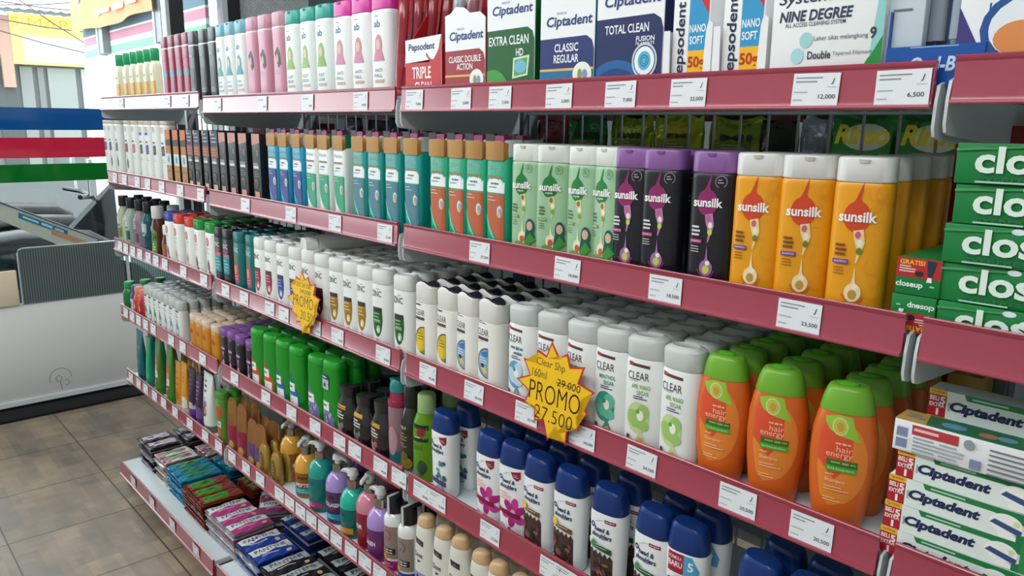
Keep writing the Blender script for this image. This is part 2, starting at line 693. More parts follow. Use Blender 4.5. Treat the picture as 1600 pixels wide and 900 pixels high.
pen([(.013 * math.cos(t * .33) - .008, .016 * math.sin(t * .33) - .004) for t in range(20)])
pen([(-.004, -.02), (-.001, -.035), (0, -.05), (.001, -.066)])
pen([(.024 + .012 * math.cos(t * .3 - 2.2), -.03 + .014 * math.sin(t * .3 - 2.2)) for t in range(16)])
pen([(.05 * math.cos(t * .2), .055 * math.sin(t * .2) - .005) for t in range(18)])
o = dd.obj('pen_doodle', pb)
o.location = (-(WX + .015), .9, -FZ)
structure(MB().box(WX + .02, WX + .2, -2.36, .9, FZ, FZ + .012, mat('0a0b0d', 'matte'), .002).obj('trim_2'))


def ribbed_material():
    m = glass_material('smoked_ribbed_acrylic', '5f7577', .6, .08)
    nt = m.node_tree
    N, L = nt.nodes.new, nt.links.new
    tc = N('ShaderNodeTexCoord')
    wv = N('ShaderNodeTexWave')
    wv.bands_direction = 'Y'
    wv.inputs['Scale'].default_value = 28
    wv.inputs['Distortion'].default_value = 0
    L(tc.outputs['Object'], wv.inputs['Vector'])
    cr = N('ShaderNodeValToRGB')
    cr.color_ramp.elements[0].color = lin('7d9192')
    cr.color_ramp.elements[1].color = lin('b4c6c6')
    L(wv.outputs['Fac'], cr.inputs[0])
    tr = [n for n in nt.nodes if n.type == 'BSDF_TRANSPARENT'][0]
    L(cr.outputs[0], tr.inputs[0])
    # pale diffuse colour mixed in to imitate reflections on the screen
    df = N('ShaderNodeBsdfDiffuse')
    L(cr.outputs[0], df.inputs[0])
    old = [n for n in nt.nodes if n.type == 'MIX_SHADER'][0]
    out = [n for n in nt.nodes if n.type == 'OUTPUT_MATERIAL'][0]
    m2 = N('ShaderNodeMixShader')
    m2.inputs[0].default_value = .3
    L(old.outputs[0], m2.inputs[1])
    L(df.outputs[0], m2.inputs[2])
    L(m2.outputs[0], out.inputs['Surface'])
    return m


ap = empty('acrylic_screen', (WX + .03, .13, -.88))
tag(ap, 'smoked ribbed acrylic screen standing on the white board by the window', 'screen')
rib_m = ribbed_material()
MB().prism([(-.245, 0), (.228, 0), (.228, .272), (-.228, .272), (-.24, .266), (-.245, .252)], -.004, .004, 'x', rib_m).obj('sheet', ap)
MB().prism([(.262, 0), (.56, 0), (.56, .26), (.262, .26)], -.004, .004, 'x', rib_m).obj('sheet', ap)
MB().box(-.006, .006, .238, .252, 0, .3, mat('c9d2d3', 'paint')).obj('joint_post', ap)
MB().tube([(0, -.245, 0), (0, -.245, .25), (0, -.238, .268), (0, -.222, .2735), (0, .23, .2735)], .0045, mat('b9c9ca', 'gloss')).obj('edge_trim', ap)
cb = MB().box(-.012, .012, -.14, 0, 0, .17, mat('e9dcc0', 'matte'), .003).obj('cream_carton', None, (WX + .03, -.13, -.88))
tag(cb, 'cream carton panel at the end of the smoked screen by the window', 'carton')

# ------------------------------------------------------------------ outside the window
structure(MB().box(-14, WX - .05, -6, 6, FZ - .12, FZ - .06, plaster('sunlit_concrete', 'cfd0cc')).obj('ground_outside'))
fa = empty('shop_facade', (-4.3, .9, FZ))
tag(fa, 'white shop facade with blue, pink and green stripes outside the glass', 'facade')


def fbox(nm, x0, x1, z0, z1, h, y0=.0, y1=.02, kind='matte'):
    return MB().box(x0 + 4.3, x1 + 4.3, y0, y1, z0 - FZ, z1 - FZ, mat(h, kind)).obj(nm, fa)


fbox('wall_panel', -5.72, -3.2, FZ - .06, .474, 'f4f7f7')
for nm, z0, z1, h in (('green_stripe', .477, .524, '8fc6a6'), ('white_stripe', .524, .556, 'eef2f2'), ('pink_stripe', .556, .612, 'd88fa4'), ('white_stripe', .612, .624, 'eef2f2'), ('blue_stripe', .624, .80, '6d8798'), ('white_stripe', .80, .82, 'eef2f2'), ('grey_stripe', .82, 1.3, '9fb0ba')):
    fbox(nm, -5.68, -3.2, z0, z1, h)
for px in (157, 249):
    q = pt(px, 50, 'y', .86)
    fbox('shutter_post', q.x - .03, q.x + .07, .47, 1.0, '83898b', -.05, -.002, 'paint')
    fbox('shutter_channel', q.x - .06, q.x - .03, .46, 1.0, 'd5dadb', -.055, -.002, 'paint')
bn = empty('orange_banner', (-4.7, .82, .64))
tag(bn, 'pale orange cloth banner hanging over the striped facade outside', 'banner')
bp_ = []
for k in range(25):
    t = k / 24
    x = -.95 + 1.85 * t
    bp_.append([(x, .012 * math.sin(t * 22), .0 + .012 * math.sin(t * 9)), (x, .012 * math.sin(t * 22 + 1), .5)])
MB().loft(bp_, mat('e59a68', 'paper'), False, False, False).obj('cloth', bn)
ba = Art()
ba.rect(-.72, .2, -.62, .36, '9fb6cc').text('Tangg', -.3, .25, .34, .11, 'a9b4bd').text('~', .2, .09, .9, .05, 'f7dccb')
me_ = art_mesh(ba, flat_front(-.014), 'banner_print', 0)
link('banner_lettering', me_, bn)

hb = empty('street_building', (-9, 1.3, FZ))
tag(hb, 'grey building across the street with a corrugated roof and yellow sign', 'building')
MB().box(-.5, 0, -2.9, 2.2, 0, 2.1, mat('6c6e6f', 'matte')).obj('wall', hb)
for y0, y1, z0, z1, h in ((-.25, -.13, .9, 1.98, '838583'), (.02, .3, 1.2, 1.98, '8f928f'), (.36, .4, .9, 1.98, 'a9aaa7'), (-.08, -.02, .9, 1.98, '777877'), (-.48, -.3, .9, 1.98, '515354')):
    MB().box(0, .03, y0, y1, z0, z1, mat(h, 'matte')).obj('panel', hb)
rf = MB()
rp = [[(-.7, -2.9 + k * .05, 2.62 + .02 * (k % 2)), (.35, -2.9 + k * .05, 2.54 + .02 * (k % 2))] for k in range(110)]
rf.loft(rp, mat('77808a', 'matte'), False, False, False).obj('roof', hb)
sg = MB().box(.06, .12, -.31, .95, 2.0, 2.53, mat('f6d878', 'matte')).obj('sign_board', hb)
sa = Art().text('S MART', .05, 2.44, .7, .1, 'dcae30').text('~', .66, 2.44, .34, .1, 'e0b438').rect(-.2, 2.03, .9, 2.3, 'fff6df')
link('sign_lettering', art_mesh(sa, lambda x, z, off: (.121 + off, x, z), 'sign_lettering', 0), sg)
MB().box(.05, .115, -.42, -.31, 1.75, 2.5, mat('b58f7f', 'matte')).obj('side_post', hb)
for i, (a, b_) in enumerate((((0, 2), (130, 18)), ((30, 0), (130, 66)), ((0, 30), (130, 50)), ((0, 48), (130, 82)), ((0, 8), (130, 3)))):
    p, q = pt(*a, 'x', -7.4 - .16 * i), pt(*b_, 'x', -7.3 - .16 * i)
    d = q - p
    w = MB().tube([p - d * 1.1, p, (p + q) / 2 - Vector((0, 0, .01)), q, q + d * .9], .006, mat('6a4f4c' if i < 2 else '50545a', 'matte'), 5).obj('overhead_wire')
    tag(w, ['highest overhead wire crossing the bright sky outside', 'steep overhead wire crossing in front of the yellow sign', 'upper shallow overhead wire before the yellow sign', 'lower overhead wire sagging before the yellow sign', 'faint reddish overhead wire along the roof line'][i], 'wire')


def motorcycle(y, x, label, yaw, dz=0.0):
    r = empty('motorcycle', (x, y, FZ - .06), yaw)
    r.scale = (1, 1, 1 + dz)
    tag(r, label, 'motorcycle', 'motorcycles parked outside the window')
    sk = mat('15171a', 'plastic')
    rg = []
    for t, zt, w in ((-.95, .70, .05), (-.85, .76, .10), (-.5, .785, .125), (-.2, .76, .13), (.1, .75, .12), (.35, .77, .09), (.5, .74, .05)):
        rg.append([(w * math.cos(2 * math.pi * k / 14), t, zt - .05 + (.055 if math.sin(2 * math.pi * k / 14) > 0 else .07) * math.sin(2 * math.pi * k / 14)) for k in range(14)])
    MB().loft(rg, sk).obj('seat', r)
    b = MB()
    b.loft([[(w * x_, t, z0 + zz * hh) for x_, zz in ((-1, 0), (-1, .7), (-.7, 1), (.7, 1), (1, .7), (1, 0))] for t, z0, hh, w in ((-.9, .5, .18, .06), (-.5, .36, .34, .13), (.1, .3, .38, .14), (.5, .3, .4, .12), (.75, .4, .55, .12), (.85, .6, .45, .06))], mat('12161a', 'gloss'))
    b.obj('body', r)
    for t in (-.72, .8):
        MB().loft([[(sx, t + rr * math.cos(2 * math.pi * k / 24), .29 + rr * math.sin(2 * math.pi * k / 24)) for k in range(24)] for sx, rr in ((-.03, .2), (-.05, .25), (-.03, .29), (.03, .29), (.05, .25), (.03, .2))], mat('17181a', 'matte')).obj('wheel', r)
    h = MB().tube([(-.36, .62, 1.0), (-.2, .7, .99), (0, .74, .96), (.2, .7, .99), (.36, .62, 1.0)], .014, mat('3a3d40', 'metal')).obj('handlebar', r)
    for s in (-1, 1):
        MB().tube([(s * .27, .68, 1.0), (s * .3, .68, 1.1), (s * .36, .68, 1.16)], .006, mat('d6dada', 'metal')).box(s * .36 - .06, s * .36 + .06, .67, .69, 1.14, 1.21, mat('cfd6d8', 'gloss'), .006).obj('mirror', h)


motorcycle(-.5, -3.75, 'nearest black motorcycle parked outside behind the smoked screen', math.radians(177), .12)
motorcycle(-.4, -4.62, 'second black motorcycle parked outside behind the nearest one', math.radians(177), .12)
motorcycle(-.28, -5.6, 'third black motorcycle parked outside, farthest from the window', math.radians(177), .1)
motorcycle(-.25, -4.2, 'black motorcycle outside with handlebar and mirrors towards the striped facade', math.radians(-6), .04)
lf = empty('advert_board', (0, 0, 0))
tag(lf, 'cream advertising board slanting down against the outside of the window', 'board')
P0, P1, P2, P3 = pt(-60, 292, 'x', -3.34), pt(158, 373, 'x', -3.34), pt(112, 392, 'x', -3.34), pt(-60, 318, 'x', -3.34)
mbx = MB()
bk = Vector((-.02, 0, 0))
mbx.add([P0, P1, P2, P3, P0 + bk, P1 + bk, P2 + bk, P3 + bk], [(0, 1, 2, 3), (7, 6, 5, 4), (0, 4, 5, 1), (1, 5, 6, 2), (2, 6, 7, 3), (3, 7, 4, 0)], mat('cfc7b8', 'print')).obj('board_sheet', lf)
du, dv = (P1 - P0), (P3 - P0)
aa = Art().rect(.38, .28, .74, .62, '2b6f95').text('~', .56, .45, .3, .2, 'bfe0ea').rect(.62, .55, .95, .88, 'd9936c').rect(.2, .06, 1, .14, '3e5a72')
link('print', art_mesh(aa, lambda x, z, off: tuple(P0 + du * x + dv * z + Vector((.0015 + off, 0, 0))), 'board_print', 0), lf)

# ------------------------------------------------------------------ gondola: frame, shelves, rails, price tags
SECT = [(-1.906, -.974), (-.944, -.022), (0.0, .9), (.917, 1.83)]
ZB = {'A': .0345, 'B': -.2172, 'C': -.4657, 'D': -.7139, 'E': -.9697}
steel = mat('c3cacb', 'paint')
RAIL = '9c3247'
gf = empty('gondola_frame', (0, .31, FZ))
tag(gf, 'steel gondola frame with uprights and wire back grid behind the products', 'gondola')
for x in (-1.915, -.959, -.011, .9085, 1.84):
    MB().box(x - .014, x + .014, -.012, .03, 0, 1.47, mat('5d6366', 'paint'), .002).obj('upright', gf)
    ft = MB().prism([(-.34, .002), (-.34, .042), (-.1, .058), (.3, .058), (.3, .002)], x - .015, x + .015, 'x', mat('3d1d20', 'paint')).obj('foot', gf)
for x0, x1 in SECT:
    g = MB()
    wm = mat('8f979a', 'paint')
    n = int((x1 - x0) / .05)
    for k in range(n + 1):
        x = x0 + .005 + (x1 - x0 - .01) * k / n
        g.box(x - .0016, x + .0016, .002, .0052, .08, 1.5, wm)
    for z in (.1, .32, .55, .78, 1.03, 1.26, 1.442, 1.49):
        g.box(x0, x1, -.002, .002, z - .002, z + .002, wm)
    g.obj('wire_grid', gf)


def tag_mesh(price, w=.052, h=.034, fine=True, code=1):
    a = Art()
    if fine:
        r = random.Random(code)
        a.rect(-w * .44, h * .34, -w * .44 + w * (.5 + .12 * r.random()), h * .38, '868b8f')
        a.rect(-w * .44, h * .22, -w * .44 + w * (.28 + .2 * r.random()), h * .265, '8d9296')
        a.rect(-w * .46, -h * .1, -w * .46 + w * .3, -h * .06, 'a9aeb2')
        a.rect(-w * .46, -h * .34, -w * .46 + w * .2, -h * .30, 'a9aeb2')
        a.text('J', w * .36, h * .25, .0035, .0065, '43474b', .03, .25)
        a.rect(w * .25, h * .07, w * .44, h * .085, 'a6abae')
        a.text(price, w * .26, -h * .22, len(price) * .0031, .0052, '3c4145', .01)
    else:
        a.rect(-w * .4, h * .2, w * .1, h * .3, '9ea3a8').rect(w * .15, -h * .25, w * .4, -h * .15, '7c8286')
    mb = MB()
    mb.box(-w / 2, w / 2, -.0002, .0002, -h / 2, h / 2, mat('dfe3e7', 'paper'))
    base = mb.mesh('price_tag', 0)
    am = art_mesh(a, flat_front(-.0002), 'x', 0, .0002, .00002)
    nb, vb = len(base.materials), len(base.vertices)
    out = MB()
    out.v = [tuple(v.co) for v in base.vertices] + [tuple(v.co) for v in am.vertices]
    out.f = [tuple(p.vertices) for p in base.polygons] + [tuple(i + vb for i in p.vertices) for p in am.polygons]
    out.mats = list(base.materials) + list(am.materials)
    out.mi = [p.material_index for p in base.polygons] + [p.material_index + nb for p in am.polygons]
    me = bpy.data.meshes.new('price_tag')
    me.from_pydata(out.v, [], out.f)
    for k in out.mats:
        me.materials.append(k)
    me.polygons.foreach_set('material_index', out.mi)
    return me


plain_tag = tag_mesh('', fine=False)
SHELF_WORD = {'A': 'top', 'B': 'second', 'C': 'third', 'D': 'fourth', 'E': 'fifth'}
SECT_WORD = ['the section nearest the window', 'the second section from the window', 'the widest middle section', 'the nearest section by the toothpaste']
TAGS = {
    'A': [(190, ''), (262, ''), (290, ''), (340, ''), (410, ''), (481, ''), (564, '9,500'), (648, '7,000'), (721, '3,000'), (782, '7,500'), (874, '3,000'), (970, '7,000'), (1076, '22,000'), (1275, '12,000'), (1411, '6,500')],
    'B': [(180, ''), (195, ''), (215, ''), (231, ''), (253, ''), (282, ''), (314, ''), (384, ''), (455, '32,500'), (524, '38,500'), (602, '32,500'), (750, '37,500'), (887, '18,500'), (1040, '18,500'), (1249, '23,500')],
    'C': [(188, ''), (197, ''), (208, ''), (219, ''), (232, ''), (244, ''), (258, ''), (287, ''), (319, ''), (353, ''), (382, ''), (422, ''), (444, ''), (493, '20,500'), (528, '20,500'), (599, '20,500'), (669, '29,500'), (741, '26,500'), (823, '26,500'), (910, '24,500'), (1003, '24,500'), (1153, '20,500'), (1268, '20,500')],
    'D': [(197, ''), (207, ''), (217, ''), (228, ''), (240, ''), (268, ''), (286, ''), (317, ''), (367, ''), (416, ''), (456, '21,500'), (493, '19,500'), (531, '17,000'), (555, '17,000'), (595, '24,500'), (624, '24,500'), (659, '28,500'), (684, '23,500'), (766, '27,500'), (862, '27,500'), (885, '27,500')],
    'E': [(205, ''), (217, ''), (228, ''), (242, ''), (256, ''), (274, ''), (297, ''), (321, ''), (342, ''), (363, ''), (385, ''), (407, ''), (437, ''), (453, ''), (470, ''), (487, '19,000'), (506, '19,000'), (526, '19,000'), (549, '19,000'), (571, '21,000'), (594, '21,000')]}


def shelf(level, s, zb, y_front=0.0, depth=.3, label=None, rail_h=.045, deck=True):
    x0, x1 = SECT[s]
    r = empty('shelf', ((x0 + x1) / 2, y_front, zb))
    tag(r, label, 'shelf', 'gondola shelves')
    hw = (x1 - x0) / 2
    z = .036
    MB().box(-hw + .002, hw - .002, .007, .293, .004, .0225, mat('cfd9dc', 'paint'), .001).obj('deck', r)
    for sx in (-1, 1):
        xx = sx * (hw + .0035)
        MB().prism([(.06, z - .002), (.03, .03), (.004, .022), (.0005, .006), (.0, -.018), (.004, -.0265), (.012, -.029), (.292, -.05), (.292, z - .002)], xx - .0015, xx + .0015, 'x', mat('c9d0d2', 'paint')).obj('bracket', r)
    rm = mat(RAIL, 'rail')
    P = [(-.0055, 0), (-.006, .0015), (-.0055, .0036), (-.0015, .0045), (-.0005, .008), (.0015, rail_h - .006), (.0005, rail_h - .0045), (.0002, rail_h - .001), (.001, rail_h), (.005, rail_h), (.0062, rail_h - .001), (.0062, 0)]
    rail = MB().prism(P, -hw, hw, 'x', rm).obj('price_rail', r, sharp=30)
    zc = zb + .0225
    for px, price in TAGS.get(level, []):
        x = X(px, y_front, zc)
        if not (x0 + .01 < x < x1 - .005):
            continue
        me = tag_mesh(price, code=px) if price else plain_tag
        o = link('price_tag', me, rail, (x - (x0 + x1) / 2, -.0013, .0205))
        o.rotation_euler = (math.radians(-3.5), random.uniform(-.02, .02), 0)
    return r


for lv in 'ABCDE':
    for s in range(4):
        dz = (.009 if s == 0 and lv == 'A' else .004 if s == 0 and lv in 'BC' else 0) - (.004 if s in (1, 2) and lv == 'A' else 0)
        shelf(lv, s, ZB[lv] + dz, label=f'{SHELF_WORD[lv]} shelf with red price rail in {SECT_WORD[s]}')
BASE_Z = -1.345
SURF['F'] = BASE_Z + .047
for s in range(3):
    x0, x1 = SECT[s]
    r = empty('base_shelf', ((x0 + x1) / 2, -.056, BASE_Z))
    tag(r, f'low base shelf with red front holding sachets in {SECT_WORD[s]}', 'shelf', 'gondola base shelves')
    hw = (x1 - x0) / 2
    MB().box(-hw + .002, hw - .002, .007, .347, .03, .047, mat('cfd9dc', 'paint'), .001).obj('deck', r)
    MB().prism([(-.005, 0), (-.005, .004), (-.001, .006), (.001, .052), (.004, .055), (.0065, .052), (.0065, 0)], -hw, hw, 'x', mat(RAIL, 'rail')).obj('price_rail', r)
    for px, py in (((207, 747), (236, 777), (268, 815), (305, 856)) if s == 0 else ()):
        q = pt(px, py, 'y', -.06)
        link('price_tag', plain_tag, r, (q.x - (x0 + x1) / 2, -.0028, .029))
# far-side shelves of the same gondola, seen through the wire grid
for lv in 'ABCD':
    for s in range(4):
        x0, x1 = SECT[s]
        b = MB().box(x0, x1, .345, .64, SURF[lv] - .02, SURF[lv], mat('9aa3a6', 'paint'), .001)
        b.box(x0, x1, .64, .646, SURF[lv] - .036, SURF[lv] + .006, mat(RAIL, 'rail'))
        tag(b.obj('rear_shelf'), f'{SHELF_WORD[lv]} shelf on the far side of the grid in {SECT_WORD[s]}', 'shelf', 'far side gondola shelves')


# ------------------------------------------------------------------ products: top shelf
def woman(a, x, z, s, veil, face='d9b49a'):
    """little printed portrait: head scarf, face, shoulders"""
    a.ell(x, z, .62 * s, s, veil).poly([(x - s, z - 1.35 * s), (x - .5 * s, z - .2 * s), (x + .5 * s, z - .2 * s), (x + s, z - 1.35 * s)], veil)
    return a.ell(x - .08 * s, z + .12 * s, .36 * s, .48 * s, face)


# amber oil bottles with green caps
zt = SURF['A']
p = Proto('oil_bottle', 'bottle', .052, .03, .154)
pr = [(0, .024, .014), (.004, .026, .015), (.05, .026, .015), (.1, .026, .015), (.11, .023, .0135), (.114, .014, .011), (.118, .012, .011)]
p.part('glass_body', bottle_mesh(pr, 'd6d4ba', 3.4, 28, 'plastic'))
p.part('cap', MB().loft([sec(.1185, .0125, .0125), sec(.12, .0135, .0135), sec(.15, .0135, .0135), sec(.154, .0115, .0115)], mat('17955c')).mesh('oil_cap'))
a = Art().rect(-.023, .006, .023, .062, 'd2a02e').rect(-.02, .066, .02, .094, 'd9d3b4').rect(-.019, .012, .019, .03, 'c08f24').text('~', 0, .08, .018, .008, '7d8c5a')
p.part('label', art_mesh(a, body_map(pr, 3.4), 'oil_label'), True)
p.part('neck_ring', MB().loft([sec(.113, .0135, .0115, 2, 20), sec(.1185, .0135, .0115, 2, 20)], mat('dfe3da')).mesh('neck_ring'))
rows(p, 'A', [189, 201, 211.5, 222, 233, 244], 1, 'amber oil bottle with green cap', 'amber oil bottles', zz=zt + .007, y0=.03)


def waist(name, H, w, d, cap, body, capc, art, n=3.2, pinch=.9):
    zc = H - cap
    P = [(0, w * .46, d * .45), (.003, w * .49, d * .49), (zc * .22, w * .47, d * .49), (zc * .45, w * .5 * pinch, d * .47), (zc * .8, w * .47, d * .49), (zc - .004, w * .5, d * .5), (zc, w * .48, d * .48)]
    q = Proto(name, 'bottle', w, d, H)
    q.part('body', bottle_mesh(P, body, n, 32))
    q.part('cap', cap_mesh(H, w * .99, d * .99, cap, capc, n, 32, groove=False))
    q.part('trim_ring', MB().loft([sec(zc - .0015, w * .497, d * .5, n, 32), sec(zc + .0015, w * .497, d * .5, n, 32)], mat('dadcdc', 'gloss')).mesh('trim_ring'))
    if art:
        q.part('label', art_mesh(art, body_map(P, n), 'bottle_label'), True)
    return q


a = Art().rect(-.022, .072, .02, .088, '3c8f9c').text('~', 0, .12, .026, .006, 'b86f88').lines(-.014, .055, .026, 3, .006, 'b05c78')
rows(waist('shampoo_bottle', .182, .06, .03, .033, '8f2347', '7b2444', a), 'A', [264, 275, 286, 297.5], 1, 'maroon waisted shampoo bottle with dark maroon cap', 'maroon shampoo bottles', zz=zt + .003, y0=.03)
a = Art().rect(-.014, .04, .014, .09, '2c2622').ell(0, .065, .009, .02, '8a7350').lines(-.012, .036, .026, 3, .007, '9aa3a8').text('~', 0, .12, .02, .006, '9aa0a6')
rows(waist('shampoo_bottle', .183, .066, .034, .036, '1d2227', '2b2f33', a, 3.2, .97), 'A', [309, 325, 340.5], 1, 'black shampoo bottle with dark cap and tiny portrait', 'black shampoo bottles on the top shelf', y0=.026)


def hijab_art(veil, ab, foot, foot2):
    a = Art().text('ab', -.004, .125, .02, .012, '2b5d8a', .02).lines(-.012, .137, .02, 1, .004, '6d7276')
    woman(a, 0, .088, .019, veil)
    a.text(foot, -.002, .047, .024, .006, '55698a').text(foot2, -.002, .038, .026, .006, '55698a').rect(-.014, .026, .016, .031, 'b9a78e')
    return a


rows(std('shampoo_bottle', .184, .058, .034, .03, 'dfe6e6', '6aa6b8', hijab_art('2f8d93', 'ab', 'SEJUK', 'SEGAR'), 3.4), 'A', [353, 367, 383.5], 1, 'white shampoo bottle with pale blue cap and teal portrait', 'white bottles with pale blue caps', y0=.02)
a = Art().poly([(-.012, .1), (.004, .112), (.014, .098), (.016, .075), (.004, .068), (-.004, .082)], '231c20').ell(0, .088, .005, .009, 'c79a88').lines(-.014, .062, .03, 2, .005, 'b98597')
rows(waist('shampoo_bottle', .183, .06, .036, .032, 'c78c9e', 'bd8496', a, 3.6, .98), 'A', [402, 421, 444], 1, 'dusty pink shampoo bottle with matching cap and dark portrait', 'dusty pink bottles', y0=.016)
rows(std('shampoo_bottle', .178, .064, .04, .027, 'e3ebe8', '0e9c8c', hijab_art('7fae4a', 'ab', 'KULIT', 'SEGAR'), 3.4), 'A', [466, 490, 515], 1, 'white shampoo bottle with teal cap and green portrait', 'white bottles with teal caps', y0=.014)
rows(std('shampoo_bottle', .176, .066, .042, .028, 'eceeed', 'cf2f98', hijab_art('c87f9a', 'ab', 'ANTI', 'FALL'), 3.4), 'A', [545, 574, 606], 1, 'white shampoo bottle with magenta cap and pink portrait', 'white bottles with magenta caps', y0=.014)


# toothbrush trays
def tray(name, label, px, w, d, front, art, side, h_back, y0=.012, zz=None, packs=(), cat='display box', pxz=.09):
    zs = SURF['A'] if zz is None else zz
    x = X(px, y0, zs + pxz)
    r = empty(name, (x, y0, zs))
    r.scale = (1, 1, 1.09)
    tag(r, label, cat, 'toothbrush display boxes')
    MB().prism(front, 0, .0015, 'y', mat('eceff0', 'print')).obj('front_panel', r)
    b = MB()
    s = mat(side, 'print')
    fl, fr_ = front[0][0], front[1][0]
    zl = max(z for x_, z in front) * .8
    for xx in (fl, fr_ - .0015):
        b.prism([(.0015, 0), (.0015, zl), (d, h_back), (d, 0)], xx, xx + .0015, 'x', s)
    b.box(fl, fr_, d, d + .0015, 0, h_back, s).box(fl, fr_, .002, d, 0, .0015, s)
    b.obj('tray_walls', r)
    link('print', art_mesh(art, flat_front(0), 'tray_print', 0, clip=(fl + .0003, 0, fr_ - .0003, 1)), r)
    return r, x


def ramp_panel(w, h, bump=True):
    P = [(-w / 2, 0), (w / 2, 0), (w / 2, h * .86), (w * .36, h * .93)]
    P += [(w * .12, h * .93), (-w * .02, h), (-w * .22, h * 1.02), (-w * .36, h * .95)] if bump else [(-w * .3, h)]
    return P + [(-w / 2, h * .93)]


A3 = SURF['A']
W = .106
a = Art().rect(-W / 2, 0, W / 2, .06, 'c0222c').poly([(-W / 2, .06), (W / 2, .06), (W / 2, .105), (W * .43, .08), (W * .3, .064), (W * .1, .058)], 'c0222c')
a.text('Pepsodent', -.004, .086, .078, .016, '2a3b78', .02, .1).ring(.03, .082, .022, .004, 'c0222c', 16, 200, 330).text('TRIPLE', -.004, .042, .056, .021, 'f3e9e6', .02).text('CLEAN', 0, .016, .05, .02, 'f3e9e6', .02)
for q_, (vs, fs, h, kd) in enumerate(a.it):
    a.it[q_] = ([(x_, z_ * .88) for x_, z_ in vs], fs, h, kd)
tray('display_box', 'red toothbrush display box with a smile on its white front panel', 661, W, .1, [(-W / 2, 0), (W / 2, 0), (W / 2, .0925), (-W / 2, .089)], a, 'b3202b', .2, zz=A3, pxz=.04)


def brush_pack(x, y, z, rx, rz, h, h2, label, tilt=0.0):
    r = empty('toothbrush_pack', (x, y, z), rz)
    tag(r, label, 'toothbrush pack', 'toothbrush packs in the trays')
    r.rotation_euler = (rx, tilt, rz)
    MB().box(-.019, .019, 0, .001, 0, .21, mat(h, 'print'), 0).obj('card', r)
    MB().loft([sec(.012, .008, .004, 2, 14, 0, 0, -.004), sec(.05, .011, .007, 2, 14, 0, 0, -.004), sec(.12, .012, .008, 2, 14, 0, 0, -.004), sec(.19, .013, .012, 2, 14, 0, 0, -.004), sec(.2, .009, .005, 2, 14, 0, 0, -.004)], mat(h2, 'liquid')).obj('blister', r)
    a = Art().rect(-.015, .05, .015, .075, 'cdd3dc').ell(.006, .105, .006, .008, '3b3f8c').ell(-.006, .135, .006, .008, '3b3f8c').rect(-.016, .15, .016, .17, h2)
    link('print', art_mesh(a, flat_front(0), 'x', 0), r)


for k in range(4):
    brush_pack(X(651 + k * 7, .06, A3 + .15), .02 + .018 * k, A3 + .003, math.radians(-8), 0, 'a8303a' if k % 2 == 0 else '8c2733', 'c2545c', f'red toothbrush pack standing in the red display box, {ORD[k]} from left', math.radians(-3 + 2 * k))
for k in range(2):
    brush_pack(X(713 + k * 22, .06, A3 + .16), .05, A3 + .012, math.radians(-8), 0, ['8d98a4', '9c6a72', '7f7f92'][k], ['c3ccd4', 'b77c84', 'a7b0bd'][k], f'grey and red toothbrush pack in the white and maroon box, {ORD[k]} from left')


def cip_box(px, w, h, main, zp, zc, lines_, label, badge, sw, bump=True):
    a = Art().poly([(-w / 2, 0), (w / 2, 0), (w / 2, zp - .018), (w * .46, zp - .006), (w * .36, zp), (-w / 2, zp - .001)], main)
    a.text('Ciptadent', .004, zc, w * .84, .0165, '2b3a78', .025, .12).text('MADE BY', -.01, zc + .0115, .02, .003, '7c86a8')
    for t, z, ww, hh in lines_:
        a.text(t, 0 if len(lines_) > 1 else -.004, z, ww * w, hh, 'eef1f3', .015)
    if badge == 'bar':
        a.rect(-w / 2, 0, w / 2, .027, sw).rect(-w / 2, .0268, w / 2, .0298, 'd9b45a').ell(w * .3, .0215, w * .17, .0155, 'e9ece2').ell(w * .26, .0215, w * .04, .007, '7aa13c').ell(w * .35, .0215, w * .05, .006, '8593c4').text('dengan bulu', -.012, .0145, w * .5, .006, 'cfe0ea')
    elif badge == 'hd':
        a.text('HD', .022, .0555, .016, .01, 'eef1f3', .02).poly([(.006, .02), (.04, .024), (.044, .051), (.008, .048)], 'cfe3c8').poly([(.01, .023), (.037, .0265), (.04, .048), (.011, .045)], '5f9a4f').ell(.024, .036, .013, .009, '6fb8cf').ell(-.04, .0, .04, .034, '3c9a3a')
    elif badge == 'fusion':
        a.ell(-.02, .002, .05, .034, '1f5f9c').ell(-.02, 0, .04, .026, '123f7a').ell(-.02, -.002, .026, .016, '2a7ab5').text('FUSION', .028, .0585, .03, .006, 'e8ecf2', .02).text('FILAMENTS', .028, .053, .03, .0035, 'e8ecf2', .01).ring(.028, .033, .0205, .0026, 'c9d3de').ell(.028, .033, .0165, .0165, 'eaf2f6').ell(.028, .033, .0105, .011, '5ab0d0').ring(.028, .033, .007, .0013, '1f6fa0').ring(.028, .033, .0042, .001, '1f6fa0')
    r, x = tray('display_box', label, px, w, .1, ramp_panel(w, h, bump), a, sw if badge == 'bar' else main, h * 1.15, zz=A3, pxz=.06)


